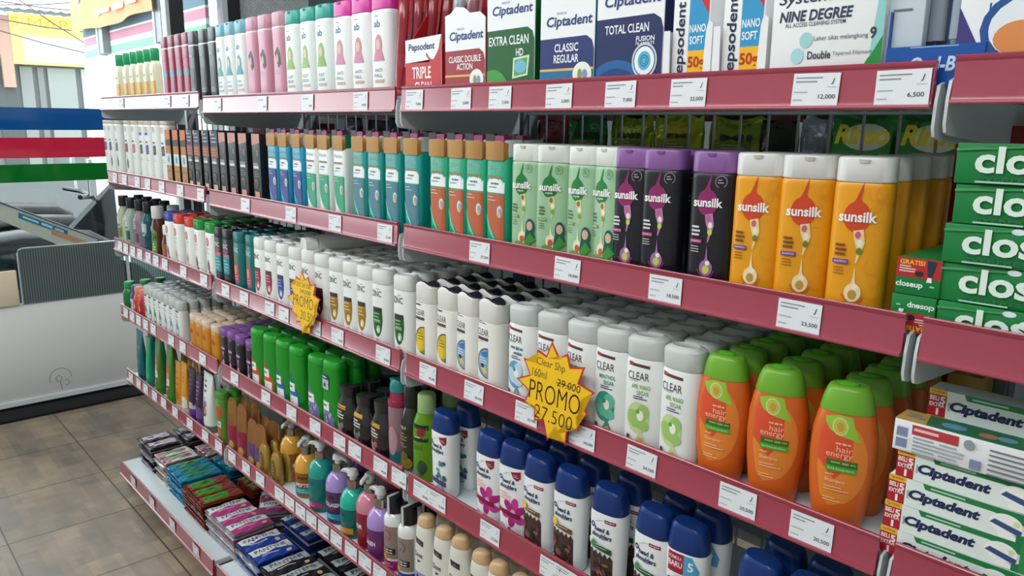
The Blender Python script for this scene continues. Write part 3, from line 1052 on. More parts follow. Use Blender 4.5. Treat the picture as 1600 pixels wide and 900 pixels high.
cip_box(726, .104, .126, '9c2a33', .066, .0845, [('CLASSIC DOUBLE', .0525, .8, .0095), ('ACTION', .0415, .4, .0095)], 'white and maroon toothbrush display box reading CLASSIC DOUBLE ACTION', 'bar', '9c2a33')
cip_box(797, .108, .16, '0f5a24', .088, .1115, [('EXTRA CLEAN', .0725, .84, .0125)], 'white and green toothbrush display box reading EXTRA CLEAN', 'hd', '0f5a24', False)
cip_box(885, .106, .145, '26336e', .069, .0876, [('CLASSIC', .0559, .44, .0105), ('REGULAR', .0421, .46, .0105)], 'white and blue toothbrush display box reading CLASSIC REGULAR', 'bar', '1d6f9c')
cip_box(982, .112, .16, '1d2a5c', .0855, .1025, [('TOTAL CLEAN', .0714, .66, .0105)], 'white and navy toothbrush display box reading TOTAL CLEAN', 'fusion', '1d2a5c', False)
for k, px in enumerate((1076, 1158)):
    w = .054
    zs = SURF['A']
    x = X(px, .012, zs + .06)
    r = empty('toothbrush_carton', (x, .016, zs))
    r.scale = (1, 1, 1.1)
    tag(r, f'tall blue and white toothbrush carton reading NANO SOFT, {["window side", "toothpaste side"][k]} one of the two', 'carton', 'tall toothbrush cartons')
    MB().box(-w / 2, w / 2, 0, .03, 0, .19, mat('f0f1f1', 'print'), .001).obj('carton_body', r)
    a = Art().rect(-.003, .005, .025, .052, 'f2b51d').rect(-.003, .052, .025, .11, '2f95c4').poly([(-.003, .11), (.025, .085), (.025, .11), (.012, .128), (-.003, .135)], '2f95c4').poly([(-.024, .155), (-.003, .135), (.012, .122), (.025, .1), (.025, .118), (.012, .142), (-.003, .152), (-.024, .165)], 'c42a3a').text('Pepsodent', -.0135, .064, .112, .017, '1d2748', .02, .08, math.pi / 2).text('NANO', .01, .082, .023, .011, 'eef4f7', .02).text('SOFT', .009, .066, .02, .011, 'eef4f7', .02).text('50g', .01, .034, .024, .02, 'b52a24', .02)
    for q_, (vs, fs, h, kd) in enumerate(a.it):
        a.it[q_] = ([(x_, z_ * .78) for x_, z_ in vs], fs, h, kd)
    link('print', art_mesh(a, flat_front(0), 'carton_print', 0), r)
    t = empty('cut_tray', (x, .010, zs))
    t.scale = (1, 1, 1.2)
    tag(t, f'white cut-out card tray holding the NANO SOFT carton, {["window side", "toothpaste side"][k]} one', 'tray', 'white cut-out trays')
    wf = mat('e9ebec', 'print')
    P = [(.024, 0), (.035, 0), (.035, .062), (.029, .064), (.026, .056), (.0245, .03)]
    MB().prism(P, 0, .0015, 'y', wf).obj('front_wall', t)
    MB().prism([(-.036, 0), (-.024, 0), (-.021, .004), (-.0255, .016), (-.027, .058), (-.036, .058)], 0, .0015, 'y', wf).obj('front_wall', t)
    MB().box(-.036, -.0345, .0015, .07, 0, .058, wf).box(.0335, .035, .0015, .07, 0, .062, wf).box(-.034, .033, .0675, .069, 0, .062, wf).obj('side_walls', t)
# wide white card box
w, zs = .124, SURF['A']
x = X(1288, .012, zs + .05)
r = empty('toothbrush_box', (x, .012, zs))
r.scale = (1, 1, 1.1)
tag(r, 'wide white toothbrush box reading NINE DEGREE with teal corner', 'carton')
MB().box(-w / 2, w / 2, 0, .05, 0, .19, mat('eef2f1', 'print'), .0012).obj('carton_body', r)
a = Art().poly([(w * .2, 0), (w / 2, 0), (w / 2, .042), (w * .36, .016)], '1d8a3a').poly([(w * .4, .022), (w / 2, .042), (w / 2, .17), (w * .455, .1)], '8fcac6')
a.text('Systema', -.02, .081, .07, .014, '2b3a45', .01, .2).text('NINE DEGREE', -.012, .0655, .082, .0105, '2d3c55', .03, .15).text('ALL ACCESS CLEANING SYSTEM', -.012, .0572, .068, .004, '4a5563', .01).ell(-.02, .042, .0075, .0075, '9fcfd0').ell(-.029, .0275, .0075, .0075, 'a7d6d8').text('Leher sikat melengkung', .018, .0425, .058, .0055, '4a5563').text('9', .052, .0445, .0065, .0105, '2b3440', .02).text('Double', -.004, .0275, .026, .0075, '39434f', .02).text('Tapered Filament', .032, .0275, .042, .0045, '5a6470')
link('print', art_mesh(a, flat_front(0), 'carton_print', 0), r)
# blue and white tray with see-through packs
w, zs = .09, SURF['A']
x = X(1458, .012, zs + .03)
r = empty('display_box', (x, .014, zs))
r.scale = (1, 1, 1.35)
tag(r, 'deep blue toothbrush display tray bridging the two nearest top shelves', 'display box')
MB().box(-w / 2, w / 2, 0, .0015, -.004, .0245, mat('0f4fa0', 'print')).box(-w / 2, -w / 2 + .0015, .0015, .08, 0, .05, mat('0f4fa0', 'print')).box(w / 2 - .0015, w / 2, .0015, .08, 0, .05, mat('0f4fa0', 'print')).box(-w / 2, w / 2, .08, .0815, 0, .18, mat('1b5cab', 'print')).obj('tray_walls', r)
a = Art().rect(-.022, .0232, .022, .024, '8fb6e2').text('Oral-B', .0, .0115, .042, .0105, 'c4d8f0', .03, .15)
link('print', art_mesh(a, flat_front(0), 'tray_print', 0, clip=(-.045, -.004, .045, .0245)), r)
for k in range(4):
    xx = x - w * .38 + k * .025
    o = empty('toothbrush_pack', (xx, .03 + .01 * (k % 2), zs + .004), 0)
    tag(o, f'clear toothbrush pack standing in the deep blue tray, {ORD[k]} from left', 'toothbrush pack', 'toothbrush packs in the blue tray')
    MB().box(-.011, .011, .01, .011, 0, .19, mat(['b9c8d6', '7a8ba8', 'a7b6c4', '8a92b0'][k], 'print')).obj('card', o)
    MB().loft([sec(.035, .009, .006, 3, 14), sec(.1, .0085, .006, 3, 14), sec(.18, .01, .008, 3, 14)], mat('c6d4de', 'liquid')).obj('blister', o)
    MB().tube([(0, 0, .03), (0, -.001, .08), (0, 0, .13), (0, -.002, .175)], [.003, .0035, .002, .0045], mat(['3a4f9a', '6a4a8a', '2f5fa8', '30407a'][k])).obj('toothbrush', o)
x = X(1402, .016, zs + .04)
o = empty('toothbrush_box', (x - .004, .02, zs + .038))
tag(o, 'pale blue toothbrush card pack leaning behind the deep blue tray', 'carton')
MB().box(-.03, .026, 0, .012, -.036, .15, mat('c9d6de', 'print'), .001).obj('carton_body', o)
a = Art().ell(-.014, .055, .006, .007, '8fb2c0').ell(-.014, .03, .006, .007, '8fb2c0').lines(-.004, .056, .028, 1, .01, '5f6f7c', .0022).lines(-.004, .03, .028, 1, .01, '5f6f7c', .0022)
link('print', art_mesh(a, flat_front(0), 'x', 0), o)
# box at the right edge
w, zs = .13, SURF['A']
x = X(1600, .02, zs + .05)
r = empty('toothbrush_box', (x + .012, .016, zs))
r.scale = (1, 1, 1.1)
tag(r, 'white and purple box with a round blue emblem on the nearest top shelf', 'carton')
MB().box(-w / 2, w / 2, 0, .06, 0, .17, mat('eceff2', 'print'), .0012).obj('carton_body', r)
a = Art().poly([(-w / 2, 0), (-.03, 0), (-w / 2, .06)], '3a3578').ell(.004, .04, .05, .034, '21508f').ell(.004, .04, .043, .0275, 'e4e9ee').ell(-.012, .032, .022, .014, 'd98a4e').ell(.022, .052, .007, .005, '39424c').ell(.004, .054, .006, .005, '39424c').text('DOUBLE ACTION', 0, .0705, .05, .005, 'eef2f6', .02)
link('print', art_mesh(a, flat_front(0), 'x', 0), r)


# ------------------------------------------------------------------ products: second shelf
def small_white(col, badge, extra=None):
    a = Art().rect(-.013, .15, .013, .168, 'c9bfae').lines(-.012, .164, .024, 2, .006, '6b6259').text('~', -.002, .122, .022, .007, '4d5358', .01)
    a.rect(-.012, .085, .013, .112, col, sk=.003).ell(0, .098, .006, .008, badge).lines(-.011, .074, .024, 2, .006, '8f9699')
    return a.ell(.002, .05, .006, .016, extra) if extra else a


TB = 'white shampoo bottle with flat top, '
for px, c, b_, e, lk in ((175, '3a2e60', '6d5c95', None, 'nearest the window, plain purple block'), (182.5, '4a4a6a', '56407a', '3d3566', 'second from the window, purple oval'), (192.5, '6d6f74', '444a52', '2f4658', 'third from the window, grey and navy sketch'),
                         (208, '7a3038', '9c4a50', '3a3230', 'fourth from the window, brown tag and red block'), (219.5, 'b8485a', 'd67a88', None, 'fifth from the window, rose block'), (231.5, '27304e', '4d5a86', None, 'sixth from the window, blue collar'),
                         (241, '2e3564', '5a68a8', None, 'seventh from the window, indigo block'), (252.5, '23262b', '555a60', None, 'eighth from the window, black block'), (266, '1f2226', '6a6f74', None, 'beside the amber cartons, black block')):
    a = small_white(c, b_, e)
    if 'blue collar' in lk or 'indigo' in lk:
        a.rect(-.013, .143, .013, .15, '2b3f8f')
    rows(std('shampoo_bottle', .185, .062, .042, .012, 'dde3df', 'cdbfae', a, 3.2, 32, groove=False, top=.99, dome=.002, m=.985), 'B', [px], 1, TB + lk, 'white flat-topped bottles', y0=.009, zz=SURF['B'] + .004)


def carton(name, w, d, h, body, art, side=None, top=None, cat='carton'):
    q = Proto(name, cat, w, d, h)
    q.part('carton_body', MB().box(-w / 2, w / 2, -d / 2, d / 2, 0, h, mat(body, 'print'), .0008).mesh('carton_body'))
    q.part('front_print', art_mesh(art, flat_front(-d / 2), 'front_print', 0), True)
    if side:
        q.part('side_print', art_mesh(side, flat_side(w / 2), 'side_print', 0), True)
    if top:
        q.part('top_print', art_mesh(top, flat_top(h), 'top_print', 0), True)
    return q


w = .046
a = Art().rect(-w / 2, .135, w / 2, .164, 'c06a34').rect(-w / 2, .118, w / 2, .135, '2b2220', sk=.004).rect(-w / 2, .098, w / 2, .12, 'b06a24').rect(-w / 2, .066, w / 2, .098, 'c6d2d2').ell(0, .082, .009, .01, '5d8fa0').rect(-w / 2, .012, w / 2, .066, 'a8752a').text('~', 0, .05, .034, .006, '6d4a1c').poly([(-.01, .012), (.004, .034), (.006, .03), (.014, .012)], '2b2018').rect(-w / 2, 0, w / 2, .012, '8a8378')
rows(carton('shampoo_carton', .046, .04, .164, '2a211d', a), 'B', [274.5, 286.5, 298.5], 2, 'amber and black carton with pale band', 'amber cartons', y0=.009, jit=0)
w = .046


def dark_carton(top):
    a = Art()
    if top == 'navy':
        a.rect(-w / 2, .126, w / 2, .165, '1f2740').lines(-.018, .155, .034, 3, .009, 'c4cad4', .002).poly([(-w / 2, .15), (-.008, .165), (-w / 2, .165)], 'c08a78').rect(-w / 2, .1, w / 2, .126, '8a4a34').lines(-.018, .118, .036, 3, .007, 'c89478', .0016, 4)
    else:
        a.poly([(-w / 2, .136), (w / 2, .142), (w / 2, .162), (-w / 2, .162)], 'bd8675').rect(.004, .112, .012, .126, '6f6a68')
    a.text('~', -.004, .094, .03, .01, '8f9294', .02).rect(-.018, .084, .012, .09, 'cfd3d4').lines(-.018, .076, .034, 3, .005, '85898b').ell(-.004, .05, .013, .01, '6b5a52').ell(-.004, .047, .012, .008, '22201f')
    a.rect(-.014, .014, .012, .032, 'c2a184' if top == 'navy' else 'bd8672')
    return a


def box_label(look, pxs, proto, depth, group, yaw=0, **k):
    rows(proto, 'B', pxs, depth, look, group, y0=.009, yaw=yaw, jit=0, **k)


box_label('black carton with navy and copper top', [309, 320, 334, 347.5], carton('shampoo_carton', w, .04, .165, '15181b', dark_carton('navy')), 2, 'black cartons with navy tops')
box_label('black carton with peach band on top', [361, 376, 393, 414], carton('shampoo_carton', w, .042, .162, '15181b', dark_carton('peach')), 2, 'black cartons with peach tops')


def tagged(label_c, body, capc, swoosh, look, pxs, group, wd=(.056, .036), H=.172):
    """boxy bottle with white-and-colour front label and a gold gift sachet hung round the cap"""
    w, d = wd
    q = Proto('shampoo_bottle', 'bottle', w, d, H)
    pr = [(0, w * .47, d * .47), (.003, w * .5, d * .5), (.07, w * .5, d * .5), (.14, w * .5, d * .5), (.142, w * .48, d * .48)]
    q.part('body', bottle_mesh(pr, body, 5, 36))
    q.part('cap', cap_mesh(H - .004, w, d, H - .004 - .142, capc, 5, 36, 'clear', 1, 0, .002, False))
    W2 = w * .42
    a = Art().rect(-W2, .09, W2, .142, 'e6ecec').rect(-W2 * .8, .111, W2 * .8, .115, '8c7448').text('Wardah', 0, .127, W2 * 1.5, .008, 'a9b4b6').text('~', 0, .1035, W2 * .9, .004, '5f6b70').lines(-W2 * .7, .0975, W2 * 1.4, 1, .004, '5f6b70')
    P = [(-W2, .088), (W2, .088), (W2, .014)]
    for k in range(1, 9):
        t = k / 9
        P.append((W2 - (2 * W2) * t, .014 + .022 * t * t + .012 * t))
    a.poly(P, label_c).poly([(-W2, .052), (-W2 * .55, .03), (W2 * .2, .012), (W2, .004), (W2, .008), (W2 * .2, .016), (-W2 * .5, .036), (-W2, .06)], swoosh)
    a.lines(-W2 * .8, .083, W2, 2, .005, 'd0d6d6', .001).ell(W2 * .6, .062, .0066, .009, 'cfd8dc').ell(W2 * .66, .061, .005, .0066, '8aa0ae').ell(W2 * .6, .058, .003, .004, 'd9a06a')
    q.part('label', art_mesh(a, body_map(pr, 5), 'bottle_label', .003), True)
    g = MB()
    G = []
    for z, f in ((.138, .92), (.141, 1.0), (.152, .97), (.162, 1.0), (.1655, .9)):
        G.append([(x * f, y - .0012 - d * .02, z) for x, y in ((-w * .5, -d * .3), (-w * .44, -d * .47), (0, -d * .53), (w * .44, -d * .47), (w * .5, -d * .3), (w * .42, -d * .2), (-w * .42, -d * .2))])
    g.loft(G, mat('a87a3e', 'gold'))
    hat = MB().loft([[(x, y, z) for x, y in ((-w * .42, -d * .5), (w * .42, -d * .5), (w * .4, -d * .1), (-w * .4, -d * .1))] for z in (.166, .174)], mat('8a1f5a', 'print')).mesh('tag_header')
    ha = MB().loft([[(x, y - .0006, z) for x, y in ((-w * .44, -d * .5), (-w * .02, -d * .5), (-w * .1, -d * .3), (-w * .4, -d * .3))] for z in (.166, .176)], mat('241a20', 'print')).mesh('dark_clip')
    q.part('gift_sachet', g.mesh('gift_sachet'), True, [('sachet_header', hat), ('sachet_clip', ha)], 'gold gift sachet hung round the cap')
    rows(q, 'B', pxs, 2, look, group, y0=.009, jit=0, yaw=-.06)


tagged('2c3f86', '1790b4', 'c9d6d8', '4fb4d8', 'blue label bottle with gold sachet on cap', [436, 454, 475], 'blue labelled bottles with gold sachets')
tagged('1f9a72', 'dfe8e4', '0f7f6e', 'eef3f0', 'white bottle with green label and gold sachet', [497, 517, 541], 'green labelled bottles with gold sachets')
tagged('3c7684', '0e938c', 'c9d6d8', '6fd0cc', 'teal bottle with grey label and gold sachet', [572, 596, 624, 655], 'teal bottles with gold sachets')
tagged('b4562c', '12a078', 'cfd8d6', '58d0a8', 'emerald bottle with rust label and gold sachet', [698, 727, 756, 789], 'emerald bottles with rust labels', (.054, .042))


def sunsilk(body, capc, drop, lett, variant):
    a = Art()
    if variant != 'green':
        r = random.Random(5)
        for k in range(9):
            a.ring(.012 + .012 * r.random(), .02 + .11 * r.random(), .006 + .004 * r.random(), .0006, {'black': '2c2a33', 'yellow': 'e39a17'}[variant], 12, 30 * k, 30 * k + 230)
    a.drop(-.002, .096, .0135, .034, drop, .004)
    rib = {'green': 'c9cf8a', 'black': 'b07fae', 'yellow': 'ead08e'}[variant]
    a.poly([(-.004, .082), (.006, .084), (.0085, .07), (.002, .05), (.0005, .05), (.0015, .062), (-.003, .074)], rib)
    for x, z, c in ((.001, .078, 'c95b86' if variant != 'green' else 'a8564a'), (.0035, .07, 'f0e6d8'), (.0035, .062, {'green': '7fa53c', 'black': 'c9d060', 'yellow': '6f7f2f'}[variant])):
        a.ell(x, z, .003, .0036, c)
    a.drop(.001, .02, .0085, .027, {'green': 'e3e2b8', 'black': 'a06aa6', 'yellow': 'f1dcae'}[variant], 0)
    a.ring(.001, .02, .0115, .0014, {'green': '8fb87a', 'black': '8a2a6c', 'yellow': 'd4622a'}[variant], 16, 190, 350).ell(.001, .018, .0045, .005, {'green': 'c0563c', 'black': 'c3cc4a', 'yellow': 'b8963a'}[variant]).ell(.003, .026, .003, .003, 'f3ead6')
    tc = {'green': '4f6a3c', 'black': 'd8d4da', 'yellow': '7a4a10'}[variant]
    a.lines(-.0205, .066, .014, 3, .0045, tc, .0024, 3).lines(-.0205, .044, .012, 3, .003, tc, .0008, 5)
    a.rect(-.022, .0485, -.006, .053, {'green': '7a9a4a', 'black': 'a8286e', 'yellow': '6a3590'}[variant]).text('SHAMPOO', -.014, .0507, .013, .0022, 'efe8ee')
    if variant == 'green':
        a.ring(.013, .12, .006, .0007, '4f8a4f', 16)
        a.lines(.01, .1225, .006, 3, .002, '4f8a4f', .0008)
        a.ell(.016, .036, .0075, .0125, '1b5a4c').poly([(.006, .016), (.01, .034), (.02, .036), (.0245, .02)], '1b5a4c').ell(.0155, .038, .0048, .0066, 'd8b09a').poly([(.006, .014), (.016, .028), (.025, .018), (.014, .008)], '3f8f3a').ell(-.004, .01, .01, .005, '6a9a4a')
    elif variant == 'black':
        a.ring(.014, .12, .007, .0009, '9a86a0', 18, -60, 250).lines(.0105, .1215, .007, 2, .003, 'c8c0cc', .001)
    a.text('sunsilk', -.001, .096, .037, .0105, 'f5f3f2', .028)
    if variant == 'green':
        a.text('HIJAB', -.002, .0875, .012, .003, 'e8efe6', .01)
    a.shift(.009)
    return std('shampoo_bottle', .163, .0605, .04, .025, body, capc, a, 2.9, 48, top=.98, dome=.0025)


sg_ = sunsilk('9ac09a', 'd9ded6', '1d7a34', '', 'green')
rows(sg_, 'B', [829, 870, 918, 957], 2, 'mint green shampoo bottle with pale cap', 'mint green bottles', y0=.009, yaws=[.1, .28, .0, -.12])
sb_ = sunsilk('191820', '8a5c9c', '8c2464', '', 'black')
rows(sb_, 'B', [992, 1039, 1117], 2, 'black shampoo bottle with lilac cap and plum drop', 'black bottles with lilac caps', y0=.009, yaws=[.1, .16, .2])
sy_ = sunsilk('e59c12', 'd7d6d2', 'cf4524', '', 'yellow')
rows(sy_, 'B', [1187, 1260, 1346], [2, 2, 5], 'yellow shampoo bottle with white cap and red drop', 'yellow bottles on the second shelf', y0=.009, yaws=[.15, .33, .2])

# ------------------------------------------------------------------ products: third shelf
def tonic(px, glass, lab, low, look, y0=.009):
    q = Proto('hair_tonic_bottle', 'bottle', .052, .05, .168)
    pr = [(0, .022, .021), (.003, .025, .024), (.05, .026, .025), (.1, .0255, .0245), (.118, .021, .02), (.128, .014, .014), (.133, .0135, .0135)]
    q.part('body', bottle_mesh(pr, glass, 2.6, 28, 'liquid'))
    cp = MB().loft([sec(.1335, .0165, .0165, 2, 24), sec(.135, .0172, .0172, 2, 24), sec(.165, .0172, .0172, 2, 24), sec(.168, .0155, .0155, 2, 24)], mat('1b1d20'))
    q.part('cap', cp.mesh('tonic_cap'))
    a = Art().rect(-.02, .03, .02, .1, lab).rect(-.02, .03, .02, .06, low).lines(-.014, .092, .026, 3, .008, 'e2e6e4', .002).text('~', 0, .07, .026, .007, '2d3337', .01)
    q.part('label', art_mesh(a, body_map(pr, 2.6), 'tonic_label'), True)
    rows(q, 'C', [px], 2, look, 'hair tonic bottles', y0=y0)


tonic(195, 'd8dfc4', 'b7b89e', '6f7a3c', 'clear hair tonic bottle with black cap, olive label, nearest the window')
tonic(207.5, 'cfe2da', '9fb8b2', '16504a', 'clear hair tonic bottle with black cap and dark teal label')
tonic(221, 'cdb8c2', '8c6f80', '5f3c50', 'clear hair tonic bottle with black cap and mauve label')
tonic(234, '3f7f86', 'a9b8bd', '24415c', 'teal glass hair tonic bottle with black cap and navy label')
q = Proto('hair_tonic_bottle', 'bottle', .062, .046, .162)
pr = [(0, .028, .02), (.004, .031, .023), (.07, .031, .023), (.1, .03, .022), (.118, .02, .017), (.124, .017, .016)]
q.part('body', bottle_mesh(pr, '7a4a34', 2.6, 28, 'liquid'))
q.part('cap', MB().loft([sec(.1245, .019, .019, 2, 24), sec(.126, .0198, .0198, 2, 24), sec(.159, .0192, .0192, 2, 24), sec(.162, .017, .017, 2, 24)], mat('d6d9d6')).mesh('tonic_cap'))
a = Art().rect(-.026, .004, -.004, .1, 'e4e8e2').poly([(-.006, .01), (.024, .02), (.026, .085), (.006, .1), (-.008, .06)], '5a8a2e').ell(.008, .075, .012, .008, '31501f').lines(-.004, .045, .024, 3, .008, 'd8e4c8', .002)
q.part('label', art_mesh(a, body_map(pr, 2.6), 'tonic_label'), True)
rows(q, 'C', [248.5], 2, 'large brown tonic bottle with white cap and green leaf label', 'brown tonic bottles')
q = Proto('hair_tonic_bottle', 'bottle', .046, .036, .11)
pr = [(0, .021, .016), (.003, .023, .018), (.06, .023, .018), (.076, .016, .014), (.082, .0125, .0125)]
q.part('body', bottle_mesh(pr, '84422e', 2.6, 24, 'liquid'))
q.part('cap', MB().loft([sec(.0825, .0145, .0145, 2, 20), sec(.107, .0145, .0145, 2, 20), sec(.11, .0125, .0125, 2, 20)], mat('dcdedb')).mesh('tonic_cap'))
a = Art().rect(-.02, .004, .0, .06, '7d8f5a').ell(-.008, .03, .006, .01, '3f5f2a').rect(.002, .006, .02, .056, '9c4c32')
q.part('label', art_mesh(a, body_map(pr, 2.6), 'tonic_label'), True)
rows(q, 'C', [263], 1, 'small brown tonic bottle with white cap in front row', 'brown tonic bottles')


def lifebuoy(capc, badge):
    a = Art().ell(-.002, .106, .0105, .012, 'b9676a').ell(-.002, .106, .006, .007, 'd89a98').text('LIFEBUOY', -.002, .088, .028, .004, '7f868a').lines(-.012, .08, .022, 2, .005, 'a5abad').poly([(-.004, .06), (.006, .04), (0, .022), (-.012, .04)], badge).ell(.006, .022, .006, .006, badge).ell(-.003, .04, .004, .006, 'b9676a')
    return std('shampoo_bottle', .158, .064, .042, .028, 'e7ebe5', capc, a, 2.8, 36, top=.97, m=.96)


rows(lifebuoy('23409c', '54406a'), 'C', [272], 2, 'white shampoo bottle with royal blue cap', 'white bottles with blue caps')
rows(lifebuoy('cc3a34', 'c9a08a'), 'C', [285.5, 303.5], 4, 'white shampoo bottle with red cap', 'white bottles with red caps')
rows(lifebuoy('0e8a34', '4a2c30'), 'C', [318, 336.5], 4, 'white shampoo bottle with green cap', 'white bottles with green caps')


def zinc(body, capc, text, pic, look, pxs, group, depth, txt2=None):
    a = Art().text('ZINC', -.004, .1, .031, .0115, text, .012)
    if pic is None:
        a.rect(-.018, .082, .012, .09, 'a83244').rect(-.018, .03, .016, .08, '1f8a96').rect(-.004, .072, .016, .08, 'd0646a').lines(-.014, .062, .028, 4, .008, '9fd4d8', .002)
    elif pic == 'teal':
        a.rect(-.016, .02, .01, .064, 'b03a58').ell(-.006, .052, .007, .01, 'd8a05a').rect(-.016, .066, .01, .088, '4f6a4a').lines(-.014, .04, .02, 3, .007, 'e8a8a0', .0022)
    else:
        P = [(-.0155, .074), (.013, .074), (.0145, .05), (.011, .03), (.005, .02), (-.001, .0165), (-.007, .02), (-.0135, .03), (-.017, .05)]
        a.poly(P, pic).rect(-.0155, .066, .013, .074, '3a2428')
        hi = {'8c2338': 'd8a0a8', '2c3a86': '9fb0e0', '1d1a1c': '7a3a52', '9a7420': 'e0cf8a', '1c5a24': '9cc49a'}[pic]
        a.lines(-.013, .061, .024, 3, .0065, hi, .002, 7).ell(.002, .032, .006, .008, hi).ell(.0, .03, .003, .0045, 'f0f0ea').lines(-.006, .012, .014, 1, .004, '6f7478')
        if txt2:
            a.text(txt2, -.001, .048, .02, .006, 'cfe0c8')
    if pic not in (None, 'teal'):
        a.lines(-.004, .1085, .016, 1, .004, '8a9094')
    a.shift(.007)
    q = Proto('shampoo_bottle', 'bottle', .058, .04, .153)
    pr = [(0, .026, .017), (.003, .0275, .019), (.02, .0283, .02), (.07, .0283, .02), (.124, .0275, .019), (.125, .027, .0188)]
    q.part('body', bottle_mesh(pr, body, 2.7, 40))
    q.part('cap', MB().loft([sec(.1255, .0272, .0188, 2.7, 40), sec(.1262, .0277, .0191, 2.7, 40), sec(.147, .0277, .019, 2.7, 40, .03), sec(.1515, .0257, .0172, 2.6, 40, .03), sec(.1525, .02, .012, 2.4, 40, .03), sec(.1505, .018, .0105, 2.4, 40, .03)], mat(capc)).mesh('bottle_cap'))
    q.part('label', art_mesh(a, body_map(pr, 2.7), 'bottle_label'), True)
    rows(q, 'C', pxs, depth, look, group, y0=.009, gap=.003, yaw=.08)


zinc('1c252b', '15191d', 'd8dcde', None, 'dark slate shampoo bottle with teal picture', [350, 363], 'dark slate bottles', 4)
zinc('0c6a6a', '0d6d6c', 'bcd4d2', 'teal', 'deep teal shampoo bottle with magenta picture', [380, 399.5], 'deep teal bottles', 4)
ZW = 'white oval bottle with '
zinc('e6e9e6', 'dcdfdc', '23262a', '8c2338', ZW + 'maroon shield', [413, 430], 'white bottles with shield labels', 4)
zinc('e6e9e6', 'dcdfdc', '23262a', '2c3a86', ZW + 'blue shield', [449, 468.5], 'white bottles with shield labels', 4)
zinc('e6e9e6', 'dcdfdc', '23262a', '1d1a1c', ZW + 'black shield', [489, 510], 'white bottles with shield labels', 5)
zinc('e6e9e6', 'dcdfdc', '23262a', '9a7420', ZW + 'gold shield', [533, 555, 577], 'white bottles with shield labels', 5)
zinc('e6e9e6', 'dcdfdc', '23262a', '1c5a24', ZW + 'green shield', [602, 636], 'white bottles with shield labels', 5, 'COOL')
# bottle lying on the caps
q = Proto('shampoo_bottle', 'bottle', .062, .153, .036)
lay = MB().loft([[(x, y, z + .02) for x, z, y in sec(t, a_, b_, 2.8, 32)] for t, a_, b_ in ((0, .024, .015), (.003, .03, .019), (.05, .031, .02), (.12, .031, .02), (.15, .028, .018), (.153, .022, .014))], mat('e3e5e2')).mesh('lying_body')
q.part('body', lay)
q.part('cap', MB().loft([[(x, y, z + .02) for x, z, y in sec(t, a_, b_, 2.8, 32)] for t, a_, b_ in ((-.03, .02, .012), (-.028, .026, .0165), (-.0006, .029, .0185))], mat('dcdfdc')).mesh('lying_cap'))
q.put((X(505, .07, SURF['C'] + .172), .05, SURF['C'] + .1535), -.22, 'white shampoo bottle lying on its side across the white caps')


def clear_dark(pic1, pic2, look, pxs, depth, flag, yaws):
    q = Proto('shampoo_bottle', 'bottle', .062, .04, .153)
    pr = [(0, .028, .0175), (.003, .0305, .0195), (.03, .031, .02), (.1, .0295, .0195), (.114, .0285, .019), (.1145, .0275, .018)]
    q.part('body', bottle_mesh(pr, 'e9e8e1', 3.0, 44))
    c = MB()
    c.loft([sec(.115, .0275, .0182, 3, 44), sec(.1158, .028, .0186, 3, 44), sec(.1435, .0285, .019, 3, 44)] + [[(x, y, z + .004 * math.cos(x / .0285 * 3.1) - .12 * (y + .019)) for x, y, z in sec(zz, a_, b_, 3, 44)] for zz, a_, b_ in ((.1475, .0284, .0188), (.1492, .027, .0178))], mat('e4e3dc'))
    pad = MB().loft([[(x, y, z + .004 * math.cos(x / .0285 * 3.1) - .12 * (y + .019)) for x, y, z in sec(zz, a_, b_, 2.2, 32)] for zz, a_, b_ in ((.1488, .0245, .0145), (.1508, .0235, .0138))], mat('211a33', 'matte')).mesh('cap_pad')
    q.part('cap', c.mesh('bottle_cap'), False, [('thumb_pad', pad)])
    a = Art()
    if flag:
        a.poly([(-.02, .108), (.004, .108), (-.02, .113)], '2c3a5c')
    else:
        a.lines(-.02, .106, .026, 1, .004, '2a2d31', .0026)
    a.text('CLEAR', -.007, .094, .031, .0105, '4a3d3c', .0).rect(-.0215, .081, .008, .086, '5a4038').lines(-.02, .078, .02, 1, .003, 'c8b0b8', .001)
    P = [(.008, .07)] + [(.006 - .027 * math.sin(math.radians(t)), .045 + .025 * math.cos(math.radians(t))) for t in range(0, 181, 12)] + [(.008, .02)]
    P2 = [(.008, .0675)] + [(.006 - .024 * math.sin(math.radians(t)), .045 + .0225 * math.cos(math.radians(t))) for t in range(0, 181, 12)] + [(.008, .0225)]
    a.poly(P, '5d5638' if not flag else '4f5a5c').poly(P2, pic1)
    if flag:
        a.poly([(.008, .066), (-.012, .06), (-.004, .054), (.008, .056)], '3a76b0').ell(-.002, .034, .009, .005, 'd8c25a', rot=-.6).ell(-.006, .04, .005, .0035, '3a3220').lines(-.014, .052, .02, 3, .004, 'e8f0f6', .0012)
    else:
        a.ell(-.008, .04, .01, .016, 'dcc22a').poly([(.008, .03), (.0, .024), (.008, .0225)], '4f8a3a').lines(-.012, .056, .018, 3, .005, '5d5a1c', .0014)
    a.ell(-.018, .012, .0025, .004, 'd8a838').lines(-.013, .012, .012, 2, .003, '8f8aa0', .001)
    a.shift(.004)
    q.part('label', art_mesh(a, body_map(pr, 3), 'bottle_label'), True)
    rows(q, 'C', pxs, depth, look, 'white bottles with dark thumb pads', y0=.009, yaws=yaws)


clear_dark('c8ae1e', '', 'white bottle with dark cap pad, yellow picture', [672, 706], 4, False, [.0, .0])
clear_dark('7fa8c8', '', 'white bottle with dark cap pad, blue picture', [737, 772], 4, True, [-.12, .0])


